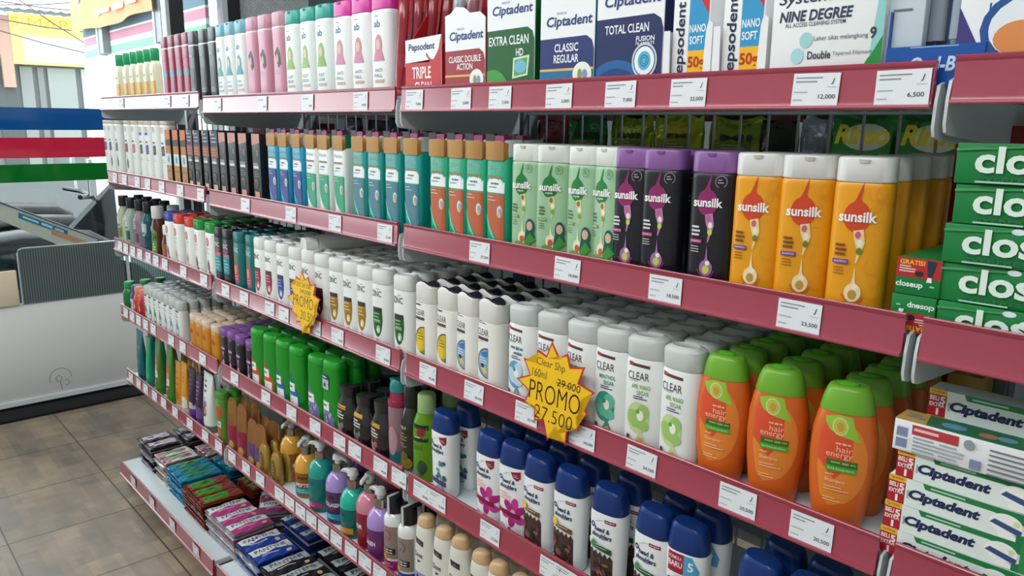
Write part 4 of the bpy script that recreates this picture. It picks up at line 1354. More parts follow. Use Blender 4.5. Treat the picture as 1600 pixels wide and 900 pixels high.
def clear_clear(pic, c1, c2, line, look, pxs, depth, yaws):
    q = Proto('shampoo_bottle', 'bottle', .0605, .042, .156)
    pr = [(0, .027, .018), (.003, .0295, .0202), (.02, .0302, .021), (.08, .0302, .021), (.123, .0296, .0205), (.1265, .028, .0192), (.127, .0265, .018)]
    q.part('body', bottle_mesh(pr, 'e8ebe8', 2.7, 44))
    q.part('cap', MB().loft([sec(.1272, .0285, .0195, 2.7, 44), sec(.128, .0292, .02, 2.7, 44), sec(.148, .0298, .0207, 2.7, 44), sec(.1512, .0292, .0202, 2.7, 44, .02), sec(.1545, .0255, .017, 2.5, 44, .02), sec(.156, .019, .0125, 2.4, 44, .02), sec(.1545, .0165, .0105, 2.4, 44, .02)], mat('d5dad7', 'clear')).mesh('bottle_cap'))
    a = Art().rect(-.0215, .1105, .011, .1145, '5c3f36', sk=-.0015).rect(-.0215, .1118, -.014, .1158, 'b8404a', sk=-.0006).text('CLEAR', -.006, .0975, .033, .0105, '3f3a40', .002).lines(-.02, .0905, .022, 1, .003, 'b9b4bc', .001)
    a.text(line[0], -.001, .0835, .028, .0058, c2, .012).text(line[1], .002, .0755, .018, .0058, c2, .012).lines(-.012, .0695, .022, 2, .0028, '6d4f82', .0014)
    a.ell(-.004, .042, .017, .0215, c1).ell(.004, .05, .009, .011, pic).ell(-.01, .04, .009, .013, pic, rot=.5).ell(.002, .034, .012, .008, pic, rot=-.4).ell(.0, .045, .005, .007, 'eef2e2').ell(-.004, .05, .003, .003, c2)
    a.poly([(.001, .026), (.012, .006), (-.008, .006)], c1).ell(-.0175, .0125, .003, .0045, '4a4f55').ell(.002, .012, .004, .0035, 'd8a85a')
    a.shift(.0065)
    q.part('label', art_mesh(a, body_map(pr, 2.7), 'bottle_label'), True)
    rows(q, 'C', pxs, depth, look, 'white bottles with clear grey caps', y0=.009, yaws=yaws, gap=.003)


clear_clear('bcd6e6', '5f9cc0', '55789c', ('~', '~'), 'clear-capped white bottle, blue splash', [822, 868], 5, [.0, .1])
clear_clear('5fb89c', '2f8f78', '2a8f74', ('MENTHOL', 'SEGAR'), 'clear-capped white bottle, mint picture', [915, 962], 5, [.0, .1])
clear_clear('9cc46a', 'c3d69a', '6fa83a', ('APEL WANGI', 'SEGAR'), 'clear-capped white bottle, green apple picture', [1012, 1068], 5, [.22, .02])

# orange bottles with green caps
q = Proto('shampoo_bottle', 'bottle', .073, .046, .157)
pr = [(0, .026, .018), (.002, .0275, .0195), (.02, .0305, .0212), (.05, .0345, .022), (.078, .0362, .022), (.104, .0352, .0215), (.124, .0312, .0205), (.1285, .0292, .0195)]
q.part('body', bottle_mesh(pr, 'd2631f', 2.3, 48))
cpm = MB().loft([sec(.1288, .0295, .0197, 2.3, 48), sec(.13, .0298, .02, 2.3, 48), sec(.1455, .0262, .0182, 2.4, 48), sec(.152, .0236, .0168, 2.5, 48), sec(.1555, .0212, .015, 2.5, 48), sec(.157, .018, .0125, 2.4, 48)], mat('72ae32')).loft([sec(.1572, .0165, .0115, 2.2, 32), sec(.1574, .0165, .0115, 2.2, 32), sec(.153, .012, .0075, 2.2, 32)], mat('3f9a1f'), False)
q.part('cap', cpm.mesh('bottle_cap'), False, [('flip_tab', MB().loft([sec(.1535, .011, .0065, 2.2, 28, 0, 0, -.002), sec(.1585, .0105, .006, 2.2, 28, 0, 0, -.002), sec(.16, .008, .004, 2.2, 28, 0, 0, -.002)], mat('4fae26')).mesh('flip_tab'))])
a = Art()
P = [(-.019, .114), (.0, .118)] + [(.0, .118)] + [(.029 * math.sin(math.radians(t)) * .98, .0685 + .046 * math.cos(math.radians(t))) for t in range(25, 176, 10)] + [(-.008, .0195), (-.018, .03), (-.024, .06), (-.0235, .095)]
a.poly(P[:2] + P[3:], 'e2832f')
a.poly([(-.019, .113), (.002, .116), (.012, .1), (.012, .07), (-.004, .05), (-.024, .07), (-.0235, .095)], 'd9502f')
a.poly([(-.02, .117), (-.006, .121), (.009, .12), (.0125, .109), (.02, .094), (.009, .097), (-.003, .099), (-.0135, .104), (-.018, .11)], '8fbf3c').ell(-.003, .109, .0085, .0098, 'd5d28a', rot=.2).ell(-.003, .109, .007, .0082, 'b8c04a', rot=.2).ell(-.0028, .1085, .0038, .005, 'c89a3a', rot=.2)
a.text('~', .002, .0905, .016, .003, 'f3b98e').text('hair', .004, .0845, .017, .0065, 'f5c49c').text('energy', -.001, .0765, .028, .0065, 'f5c49c')
a.rect(-.014, .0655, .0185, .0725, '3d6a24').text('~', .004, .0695, .026, .003, '8fae5a').rect(-.014, .0595, .0185, .0655, '4aa62c').text('Kiwi & Avocado Extract', .002, .0626, .028, .0022, 'd8eac0')
a.text('Shampoo', -.003, .0485, .022, .0055, 'f3c7a0', .01).lines(-.014, .055, .014, 1, .003, 'eeb890', .0012).lines(-.014, .041, .028, 2, .0032, 'eeb890', .0014).lines(-.014, .0285, .02, 2, .003, 'f0c090', .0011)
a.shift(.0065)
q.part('label', art_mesh(a, body_map(pr, 2.3), 'bottle_label', .003, zstep=.012), True)
rows(q, 'C', [1131, 1215, 1318], 6, 'orange avocado shampoo bottle with green cap', 'orange bottles with green caps', y0=.009, yaws=[.15, .25, .3], gap=.0025, jit=.001)


# ------------------------------------------------------------------ products: fourth shelf
def round_bottle(name, H, r_, neck_z, body, capc, art, look, pxs, shelf, depth, group, capr=.8, y0=.009, kind='plastic', seg=28, yaw=0.0, ckind='plastic', band=None):
    q = Proto(name, 'bottle', r_ * 2, r_ * 2, H)
    pr = [(0, r_ * .85, r_ * .85), (.003, r_ * .96, r_ * .96), (.008, r_, r_), (neck_z * .72, r_, r_), (neck_z * .86, r_ * .94, r_ * .94), (neck_z * .95, r_ * .78, r_ * .78), (neck_z, r_ * .68, r_ * .68)]
    q.part('body', bottle_mesh(pr, body, 2, seg, kind))
    c = MB().loft([sec(neck_z + .0005, r_ * capr * .97, r_ * capr * .97, 2, seg), sec(neck_z + .002, r_ * capr, r_ * capr, 2, seg), sec(H - .003, r_ * capr * .97, r_ * capr * .97, 2, seg), sec(H, r_ * capr * .85, r_ * capr * .85, 2, seg)], mat(capc, ckind))
    q.part('cap', c.mesh('bottle_cap'))
    if art:
        q.part('label', art_mesh(art, body_map(pr, 2), 'bottle_label'), True)
    rows(q, shelf, pxs, depth, look, group, y0=y0, yaw=yaw)


def mini(c1, c2):
    return Art().rect(-.014, .012, .014, .05, c1).ell(0, .032, .007, .01, c2).lines(-.009, .046, .018, 1, .004, 'e6e6e0', .002)


for px, b_, c_, k1, k2, lk in ((204, '1b7a36', '1d9440', '2c6a2f', '5a3a2c', 'small round green bottle with green cap nearest the window'), (215.5, '4a3a78', '4f4690', 'c9c4d6', '6a5a9a', 'small round violet bottle with violet cap'),
                               (220.5, 'd0522f', 'e08a66', 'b83a24', 'e8b090', 'small round orange bottle with peach cap'), (228.5, 'b8283c', 'd67a78', '9c1f30', 'e0a0a0', 'small round red bottle with pink cap')):
    round_bottle('baby_shampoo_bottle', .092, .026, .07, b_, c_, mini(k1, k2), lk, [px], 'D', 3, 'small round bottles', .78, seg=26)


def clear_cap_white(bar, blob, look, pxs, depth, group):
    a = Art().rect(-.017, .088, .013, .0925, '2c2b2b').lines(-.014, .08, .024, 2, .007, '7d8a92', .003).ell(-.002, .035, .012, .02, blob).ell(.0, .03, .006, .008, 'dfe6e4').lines(-.012, .062, .02, 2, .006, bar, .003)
    rows(std('shampoo_bottle', .119, .052, .034, .026, 'e3e7e4', 'c9cfcc', a, 2.8, 28, ckind='clear', groove=False, top=.98, dome=.004), 'D', pxs, depth, look, group, y0=.009, gap=.002)


clear_cap_white('4f8a6a', '3f7a52', 'small white clear-capped bottle, leafy green picture', [235, 242, 249.5, 257.5], 5, 'small white bottles with green pictures')
clear_cap_white('5a86b0', '6f8fa6', 'small white clear-capped bottle, blue picture', [266.5, 275, 285], 5, 'small white bottles with blue pictures')
a = Art().rect(-.012, .078, .012, .084, '1d1c1c').lines(-.012, .07, .024, 3, .006, '2f3133', .003)
rows(std('shampoo_bottle', .119, .05, .034, .026, 'd5dad7', 'c3c9c6', a, 2.8, 24, ckind='clear', groove=False), 'D', [300.5], 4, 'small white bottle with black bar beside the amber bottles', 'small white bottles with black bars', y0=.06)


def amber_mini(body, capc, drop, look, pxs, group, depth, H):
    a = Art().drop(-.001, .056, .0075, .022, drop, .002).text('sunsilk', 0, .056, .026, .0065, 'e9d9e2' if drop != 'b8402a' else 'c23a22', .02).poly([(-.003, .046), (.005, .046), (.001, .03)], 'c9a6c4' if drop != 'b8402a' else 'c9862a').drop(0, .018, .006, .016, 'cdb0cc' if drop != 'b8402a' else 'b86a20', 0)
    rows(std('shampoo_bottle', H, .05, .034, .02, body, capc, a, 2.9, 30, top=.97, dome=.003, groove=False), 'D', pxs, depth, look, group, y0=.009, gap=.002)


amber_mini('c98716', 'd9c3ac', 'b8402a', 'small amber bottle with cream cap', [308, 317.5, 327.5, 342], 'small amber bottles', 5, .102)
amber_mini('1c1622', '7d4f96', '7a2a62', 'small black bottle with violet cap', [357, 368, 380.5, 397], 'small black bottles with violet caps', 4, .108)


def curvy(strip, tint, blob, look, pxs, depth, badge=False, H=.15):
    """green bottle whose label sweeps in an S from the shoulder to the foot"""
    q = Proto('shampoo_bottle', 'bottle', .07, .042, H)
    pr = [(0, .031, .019), (.003, .034, .0205), (.03, .035, .021), (.06, .034, .021), (.09, .0325, .0205), (H - .02, .0315, .02), (H - .0195, .0305, .0193)]
    q.part('body', bottle_mesh(pr, '0f8a1c', 2.7, 44))
    q.part('cap', MB().loft([sec(H - .019, .0308, .0194, 2.7, 44), sec(H - .018, .0314, .0199, 2.7, 44), sec(H - .006, .0305, .0193, 2.7, 44, -.02), sec(H - .0015, .0275, .0168, 2.6, 44, -.02), sec(H, .021, .0118, 2.5, 44, -.02)], mat('1c9a26')).mesh('bottle_cap'))
    a = Art()
    L_, edge = [], []
    for k in range(13):
        z = .004 + (.088 if not badge else .068) * k / 12
        t = k / 12
        L_.append((-.031 + .0, z))
        edge.append((-.027 + .046 * math.sin(math.pi * .5 * min(1, (1 - t) * 1.35)) ** 1.4, z))
    P = L_ + edge[::-1]
    a.poly(P, tint)
    a.rect(-.03, .044, .002, .064, 'e9ece8').rect(-.0295, .012, .012, .034, 'e9ece8' if blob is None else tint).rect(-.0295, .036, .008, .041, strip).text('~', -.017, .055, .02, .006, '5a6068', .01).lines(-.028, .03, .024, 3, .006, '8f959c', .0018)
    if blob:
        for k in range(14):
            r = random.Random(k)
            a.ell(-.026 + .036 * r.random(), .006 + .034 * r.random(), .0032, .004, blob if k % 2 else 'b6aed0')
    if badge:
        a.rect(-.028, .092, .004, .122, 'b9c0cc').rect(-.028, .114, .004, .124, '3f3a70').text('~', -.012, .119, .018, .004, 'e6e6f0', .02).ell(-.01, .102, .004, .005, '30323a').lines(-.02, .099, .016, 1, .003, '7a7f88', .001)
    q.part('label', art_mesh(a, body_map(pr, 2.7), 'bottle_label', .0035, zstep=.012), True)
    rows(q, 'D', pxs, depth, look, 'green bottles with sweeping labels', y0=.009, gap=.004, yaw=.12)


curvy('cf4a2e', 'cc4a2c', None, 'green bottle with orange and white sweep', [409.5, 429.5], 2)
curvy('2477a8', '1f5f96', None, 'green bottle with blue and white sweep', [449, 470.5], 3)
curvy('7f7ab0', '6f76a0', '6a5ea8', 'green bottle with lavender sweep', [500.5], 3)
curvy('7f7ab0', '6f76a0', '6a5ea8', 'green lavender bottle with grey badge', [524.5], 3, True, .156)


def black_neck(H, art, look, pxs, group, depth=3):
    q = Proto('shampoo_bottle', 'bottle', .072, .048, H)
    pr = [(0, .031, .02), (.003, .035, .023), (.05, .036, .024), (H * .6, .034, .023), (H * .72, .026, .0195), (H * .78, .022, .018), (H * .8, .0215, .0175)]
    q.part('body', bottle_mesh(pr, '17181a', 2.5, 40, 'gloss'))
    q.part('cap', MB().loft([sec(H * .802, .0235, .0195, 2.3, 36), sec(H * .82, .024, .02, 2.3, 36), sec(H * .96, .0255, .0205, 2.3, 36, .02), sec(H * .985, .0255, .0205, 2.3, 36, .03), sec(H, .021, .016, 2.2, 36, .04)], mat('1d1e20', 'gloss')).mesh('bottle_cap'))
    q.part('label', art_mesh(art, body_map(pr, 2.5), 'bottle_label'), True)
    rows(q, 'D', pxs, depth, look, group, y0=.009, yaw=.05)


def dark_art(c1, c2):
    a = Art().rect(-.026, .064, .012, .072, 'c99a2e').rect(-.026, .004, .012, .064, '2a2426').lines(-.022, .056, .03, 3, .006, 'cfc9c2', .003)
    for k in range(12):
        r = random.Random(k + 3)
        a.ell(-.022 + .03 * r.random(), .008 + .028 * r.random(), .004, .006, c1 if k % 2 else c2)
    return a


black_neck(.112, dark_art('6f625e', '8f8fa0'), 'black shouldered bottle with gold stripe, brown portrait', [548], 'black shouldered bottles')
black_neck(.108, dark_art('77706c', '50505c'), 'black shouldered bottle with gold stripe, silver portrait', [574], 'black shouldered bottles')
black_neck(.116, dark_art('8a3a30', 'b0aca6'), 'black shouldered bottle with gold stripe, red portrait', [602], 'black shouldered bottles')
# pink hair mist with teal trigger
q = Proto('hair_mist_bottle', 'bottle', .05, .05, .172)
pr = [(0, .021, .021), (.003, .0235, .0235), (.03, .0245, .0245), (.115, .0245, .0245), (.118, .023, .023)]
q.part('body', bottle_mesh(pr, 'c79aa6', 2, 32, 'liquid'))
q.part('collar', MB().loft([sec(.1185, .0245, .0245, 2, 32), sec(.12, .0255, .0255, 2, 32), sec(.129, .025, .025, 2, 32), sec(.13, .021, .021, 2, 32), sec(.147, .0195, .0195, 2, 32)], mat('9c2048', 'gloss')).mesh('collar'))
tr = MB().loft([sec(.1475, .0205, .0205, 2, 24), sec(.158, .02, .02, 2, 24), sec(.164, .018, .019, 2, 24, -.1, .001), sec(.171, .01, .013, 2, 24, -.15, .004)], mat('1f8a86'))
tr.loft([[(-.012, -.006, .158), (-.012, .006, .158), (-.012, .006, .169), (-.012, -.006, .169)], [(-.029, -.0035, .160), (-.029, .0035, .160), (-.029, .0035, .166), (-.029, -.0035, .166)]], mat('1f8a86'))
q.part('spray_head', tr.mesh('spray_head'))
a = Art().rect(-.022, .004, .022, .03, '2a6f74').rect(-.021, .05, -.006, .08, 'a81f3c').text('~', -.0135, .065, .011, .005, 'f0dfe2').ell(.004, .05, .012, .03, 'b58a96')
q.part('label', art_mesh(a, body_map(pr, 2), 'bottle_label'), True)
rows(q, 'D', [625], 1, 'pink hair mist bottle with teal trigger spray head', None, y0=.02)
a = Art().text('~', -.004, .088, .024, .008, '9a9a8a').lines(-.014, .075, .026, 3, .006, 'b08a52', .002).lines(-.012, .055, .022, 2, .005, '8f9390', .002).ell(-.008, .022, .01, .011, '7d6a24').ell(.008, .018, .011, .012, '8a7528').ell(.002, .032, .009, .009, '6a5a20')
round_bottle('hair_oil_bottle', .168, .0245, .125, '20261c', '1e211d', a, 'dark olive hair oil bottle with black cap beside the lime bottle', [645], 'D', 2, 'dark olive bottles', .72, kind='gloss', y0=.022)
a = Art().rect(-.02, .08, .018, .112, '12251c').ell(.004, .098, .009, .008, '8a2030').lines(-.012, .087, .022, 1, .004, 'c9d8c0', .002).text('ALOE', -.004, .068, .024, .008, '2f6a2a', .01).ell(.006, .03, .01, .014, '2e4a34').ell(-.012, .014, .012, .01, '5f8a6a').lines(-.012, .058, .02, 2, .005, '5a9a4a', .0015)
round_bottle('shampoo_bottle', .166, .0285, .13, '86c62a', 'a9c98a', a, 'lime green aloe bottle with frosted green cap', [667.5], 'D', 2, 'lime green bottles', .66, kind='liquid', y0=.009, ckind='clear', yaw=.35)


def head_sh(kind, look, pxs, depth, yaws, top=False):
    H = .155
    q = Proto('shampoo_bottle', 'bottle', .061, .041, H)
    pr = [(0, .0255, .0175), (.003, .0275, .019), (.02, .028, .0198), (.06, .0288, .0202), (.1, .0302, .0205), (.1165, .0304, .0205), (.1195, .0298, .02)]
    q.part('body', bottle_mesh(pr, 'e9ecec', 2.8, 44))
    q.part('cap', MB().loft([sec(.12, .0296, .0199, 2.8, 44), sec(.1212, .0302, .0204, 2.8, 44), sec(.136, .0285, .0195, 2.7, 44), sec(.147, .0262, .0184, 2.6, 44, -.06), sec(.1505, .0252, .0178, 2.6, 44, -.08), sec(.154, .0225, .0155, 2.5, 44, -.09), sec(.1552, .016, .0105, 2.4, 44, -.09)], mat('0b3274', 'plastic')).mesh('bottle_cap'))
    a = Art()
    if top:
        a.rect(-.023, .09, .004, .1175, 'a01f38').text('FORMULA', -.011, .111, .02, .0045, 'f0dfe2', .01).text('BARU', -.011, .102, .022, .008, 'f3e6e8', .02).poly([(.002, .09), (.022, .087), (.024, .1), (.014, .1175), (.002, .1175)], '4fa0c4').text('5', .012, .104, .008, .012, 'e8f3f8', .02)
        zo = -.022
    else:
        zo = 0
        if kind in ('eu', 'pink'):
            a.poly([(.004, .1125), (.0225, .116), (.0225, .104), (.0165, .099), (.008, .104)], '8c2038').lines(.0085, .108, .012, 2, .003, 'd8a8b0', .0012)
        else:
            a.rect(.003, .1075, .0215, .1125, '8c2038', sk=-.0005).text('~', .012, .1098, .015, .002, 'e8c8d0')
    a.ring(-.0185, .0995 + zo, .0042, .0022, '22304f', 14).poly([(-.016, .1045 + zo), (-.006, .1095 + zo), (.004, .111 + zo), (-.006, .1085 + zo)], '9aa6b8')
    a.text('head &', -.001, .0955 + zo, .027, .0072, '26345a', .03, .15).text('shoulders', -.002, .0865 + zo, .036, .0075, '26345a', .03, .15).lines(-.006, .0815 + zo, .018, 1, .003, '8a94a8', .0009)
    r = random.Random(len(look))
    if kind == 'eu':
        for k in range(11):
            a.ell(-.002 + .02 * r.random(), .034 + .034 * r.random(), .0036, .0046, ('3f7a72', '5f9a90', '2f5f62')[k % 3], rot=r.random() * 3)
        a.rect(-.024, .028, .02, .037, '4a3f72', sk=-.006).lines(-.02, .0345, .03, 1, .004, 'b8b0d0', .0016).ell(.006, .018, .01, .006, '8fb0b4').ring(-.013, .013, .0055, .0009, '6f88a8', 16).lines(-.004, .012, .016, 2, .004, '8a94a4', .0012)
    elif kind == 'pink':
        for k in range(6):
            t = k * math.pi / 3 + .3
            a.ell(.009 + .0125 * math.cos(t), .044 + .0145 * math.sin(t), .0115, .0068, ('b01f7c', 'c43a92')[k % 2], rot=t)
        a.ell(.009, .044, .005, .006, 'e0a0c8').lines(-.018, .074, .024, 3, .005, 'f0b4a8', .0022).rect(-.0245, .041, .022, .049, '7c1536', sk=-.007).lines(-.022, .0462, .018, 1, .003, 'd8a0b0', .0014).ring(-.014, .015, .0058, .001, '5a76a4', 16).ell(-.0145, .015, .002, .003, '5a76a4').rect(-.001, .013, .004, .018, '3f5a8c').lines(-.008, .007, .022, 2, .003, '7f90ae', .001)
    else:
        bn_, c1, c2 = ('6e4f24', '3c2420', '5a2f26') if kind == 'brown' else ('1f4f34', '40282a', '54363c')
        zt_ = .06 + zo * .6
        P = [(-.0235, .002)] + [(-.0235 + .042 * k / 10, zt_ + (.004 if k % 2 else -.002) - (.004 * k / 10)) for k in range(11)] + [(.0185, .002)]
        a.poly(P, '46302c')
        for k in range(26):
            a.ell(-.019 + .033 * r.random(), .007 + (zt_ - .016) * r.random(), .0055, .0024, (c1, c2, '8f5440', '2a2028', '554a52', '7a3c2c')[:5][k % 5], rot=r.random() * 3)
        a.rect(-.015, .0665 + zo, .017, .0745 + zo, bn_, sk=-.004).lines(-.011, .072 + zo, .022, 2, .0035, 'c9c0a8' if kind == 'brown' else 'a8c8b4', .0012)
        if kind == 'brown':
            a.ell(-.0165, .0745 + zo, .0056, .0066, 'e2b52a').ell(-.0165, .0745 + zo, .003, .004, 'f0d66a')
        else:
            a.ell(-.0175, .0745 + zo, .0045, .0066, 'dfe6d4', rot=.5).ell(-.0145, .0725 + zo, .0042, .006, '4f8a5a', rot=-.4)
    q.part('label', art_mesh(a, body_map(pr, 2.8), 'bottle_label', .0035), True)
    rows(q, 'D', pxs, depth, look, 'white bottles with blue caps on the fourth shelf', y0=.009, yaws=yaws, gap=.012)


HS = 'white blue-capped bottle, '
head_sh('eu', HS + 'leaf sprig and purple band', [697], 2, [.02])
head_sh('pink', HS + 'pink flower', [769, 806.5], 2, [.05, .18])
head_sh('brown', HS + 'brown banner with lemon', [845, 893.5], 2, [.06, .1])
head_sh('green', HS + 'green banner', [953, 1023], 2, [.12, .06])
head_sh('green', HS + 'red and blue promotion sticker on top', [1075], 2, [.14], True)
head_sh('green', HS + 'green banner, nearest pair', [1186, 1262], 2, [.05, .0])
q_ = None

# ------------------------------------------------------------------ products: fifth shelf


def squeeze_tube(H, w, d, body, capc, art, look, px, y0=.009, cap=.022, yaw=0.0, kind='plastic'):
    """tube standing on its cap, flattening to a crimped top edge"""
    q = Proto('squeeze_tube', 'tube', w, d, H)
    R, pr = [], []
    for t in (0, .03, .2, .4, .6, .8, .93, .965, 1):
        z = cap + (H - cap) * t
        a_ = w * (.42 + .08 * t)
        b_ = max(.0012, d * .5 * (1 - t ** 1.6))
        n = 2.0 + 2 * t
        R.append(sec(z, a_, b_, n, 36))
        pr.append((z, a_, b_))
    q.part('body', MB().loft(R, mat(body, kind)).mesh('tube_body'))
    q.part('cap', MB().loft([sec(0, w * .36, d * .42, 2, 32), sec(.002, w * .39, d * .45, 2, 32), sec(cap - .002, w * .41, d * .48, 2, 32), sec(cap - .0004, w * .4, d * .47, 2, 32)], mat(capc)).mesh('tube_cap'))
    q.part('crimp', MB().box(-w * .5, w * .5, -.0012, .0012, H - .008, H + .001, mat(body, kind)).mesh('crimp'))
    q.part('label', art_mesh(art, body_map(pr, 2.2), 'tube_label', .004, .0006, zstep=.012), True)
    rows(q, 'E', [px], 2, look, 'squeeze tubes on the fifth shelf', y0=y0, yaw=yaw, gap=.006)


a = Art().rect(-.02, .05, .02, .09, '126a6e').text('~', 0, .12, .028, .008, '4f9aa0').lines(-.014, .075, .024, 3, .007, '5fa8a8', .002)
squeeze_tube(.178, .062, .034, '0f6068', '0c5258', a, 'dark teal squeeze tube nearest the window', 221)
a = Art().poly([(-.014, .03), (.016, .03), (.004, .15)], '2aa882').lines(-.012, .05, .022, 3, .008, '9ad8c0', .002)
squeeze_tube(.172, .046, .036, '168f6c', '12805f', a, 'slim sea green squeeze tube', 235)
fruit = lambda c: Art().ell(-.004, .11, .016, .02, c).ell(.006, .09, .012, .014, 'd88a78').rect(-.018, .06, .014, .082, 'dfe0d4').lines(-.016, .078, .026, 3, .006, '9c3a34', .0022).lines(-.016, .054, .026, 4, .007, 'd8d4c4', .002).rect(-.024, .0, .024, .03, '3a8a2e').ell(-.004, .04, .012, .008, c)
squeeze_tube(.19, .054, .04, '4a7a34', '3a7a2c', fruit('b8606a'), 'green squeeze tube with dusty pink fruit', 250)
squeeze_tube(.198, .058, .042, '4c7f30', '2f8a2a', fruit('cf4a30'), 'green squeeze tube with red fruit and white band', 268.5)
a = Art().lines(-.014, .12, .026, 5, .018, 'c2572a', .005).ell(0, .05, .012, .014, 'b8621f')
squeeze_tube(.155, .048, .03, 'd08a1c', 'd9d8cc', a, 'amber squeeze tube with white cap', 281.5)
a = Art().lines(-.014, .13, .026, 3, .012, 'c25a2a', .004).rect(-.02, .024, .02, .06, 'e3dfd2').ell(0, .078, .012, .01, 'd8a04a').lines(-.01, .05, .018, 2, .008, 'b87a3a', .003)
squeeze_tube(.165, .05, .032, 'd69526', 'd9d8cc', a, 'amber and white squeeze tube with white cap', 290.5)
a = Art().rect(-.022, .024, .022, .06, 'b9aec4').lines(-.012, .14, .02, 5, .014, '8f5f9a', .004).rect(-.022, .0225, .022, .04, '5d2f86')
squeeze_tube(.165, .054, .034, '2a2134', '4e2a7a', a, 'black and violet squeeze tube', 303)
a = Art().lines(-.014, .13, .024, 5, .012, 'b49ac0', .004).rect(-.02, .024, .02, .06, '6a4a86')
squeeze_tube(.158, .046, .032, '3b2748', '5a3a86', a, 'slim dark plum squeeze tube', 313.5)
a = Art().lines(-.02, .148, .022, 3, .014, '5a4f50', .007).ell(-.004, .085, .014, .01, '9a6a70').ell(-.004, .062, .016, .014, '6e4a34').ell(.004, .066, .008, .01, 'b89a7a').lines(-.02, .1, .03, 2, .008, 'a9a4ae', .004).ell(-.012, .03, .004, .004, '8f9a6a')
squeeze_tube(.176, .074, .046, 'dfe5e0', '5f7a6c', a, 'large white squeeze tube with brown picture', 329)
a = Art().lines(-.016, .12, .03, 3, .008, '8fbf4a', .004).ell(.004, .095, .014, .018, 'c9452c').rect(-.018, .05, .014, .068, 'd8d8c8').ell(-.002, .035, .014, .014, 'cf5430').lines(-.016, .064, .026, 2, .007, '3f4a70', .003).rect(-.02, .004, .02, .02, '3f8a2a')
rows(std('shampoo_bottle', .15, .05, .034, .02, '5d8a36', '4a8f2c', a, 2.6, 28, groove=False), 'E', [349.5], 2, 'green bottle with red fruits beside the copper pouches', 'green fruit bottles')


def pouch(H, band, look, pxs, group):
    w = .052
    q = Proto('refill_pouch', 'pouch', w, .03, H)
    R, pr = [], []
    for t, a_, b_, n in ((0, .46, .013, 2.2), (.04, .5, .015, 2.2), (.4, .5, .0135, 2.2), (.7, .49, .008, 2.6), (.88, .46, .003, 4), (.94, .36, .0012, 5), (1, .2, .001, 5)):
        R.append(sec(H * t, w * a_, b_, n, 30))
        pr.append((H * t, w * a_, b_))
    q.part('body', MB().loft(R, mat('b07a48', 'foil')).mesh('pouch_body'))
    a = Art().rect(-.024, H * .18, .024, H * .5, band).lines(-.014, H * .62, .026, 3, .006, '7f5630', .0018).ell(.004, H * .14, .012, .012, 'c09a5a').ell(-.008, H * .44, .008, .01, band)
    q.part('label', art_mesh(a, body_map(pr, 2.2), 'pouch_label', .004, .0006, zstep=.015), True)
    rows(q, 'E', pxs, 2, look, group, yaw=.15, gap=.008)


pouch(.15, '8e1f3f', 'copper refill pouch with maroon band', [365, 380], 'copper pouches with maroon bands')
pouch(.125, '5f3f72', 'copper refill pouch with violet band', [396.5, 409], 'copper pouches with violet bands')
# gold gift bottles with a ring window
q = Proto('gold_bottle', 'bottle', .046, .026, .085)
pr = [(0, .018, .011), (.003, .0205, .0125), (.03, .0225, .013), (.055, .0215, .0125), (.07, .016, .0105), (.078, .009, .008)]
q.part('body', bottle_mesh(pr, 'b99a4e', 2.2, 28, 'gold'))
q.part('hang_loop', MB().tube([(.006 * math.cos(t * .52), 0, .0815 + .005 * math.sin(t * .52)) for t in range(13)], .0011, mat('b99a4e', 'gold'), 6).mesh('hang_loop'))
a = Art().ell(-.001, .036, .0125, .026, '6e5526').lines(-.008, .05, .014, 4, .008, 'b39a58', .0018)
q.part('label', art_mesh(a, body_map(pr, 2.2), 'gold_label', .003, zstep=.01), True)
rows(q, 'E', [414.5, 433], 3, 'small gold bottle with oval brown label', 'small gold bottles', yaw=.1)
a = Art().ell(0, .05, .012, .024, '6e5526')
for k, (px, yy) in enumerate(((448, .14), (470, .13), (487, .13), (503, .14))):
    rows(q, 'E', [px], 1, f'small gold bottle behind the pump bottles, {ORD[k]} from left', 'small gold bottles', y0=yy, zz=SURF['E'])


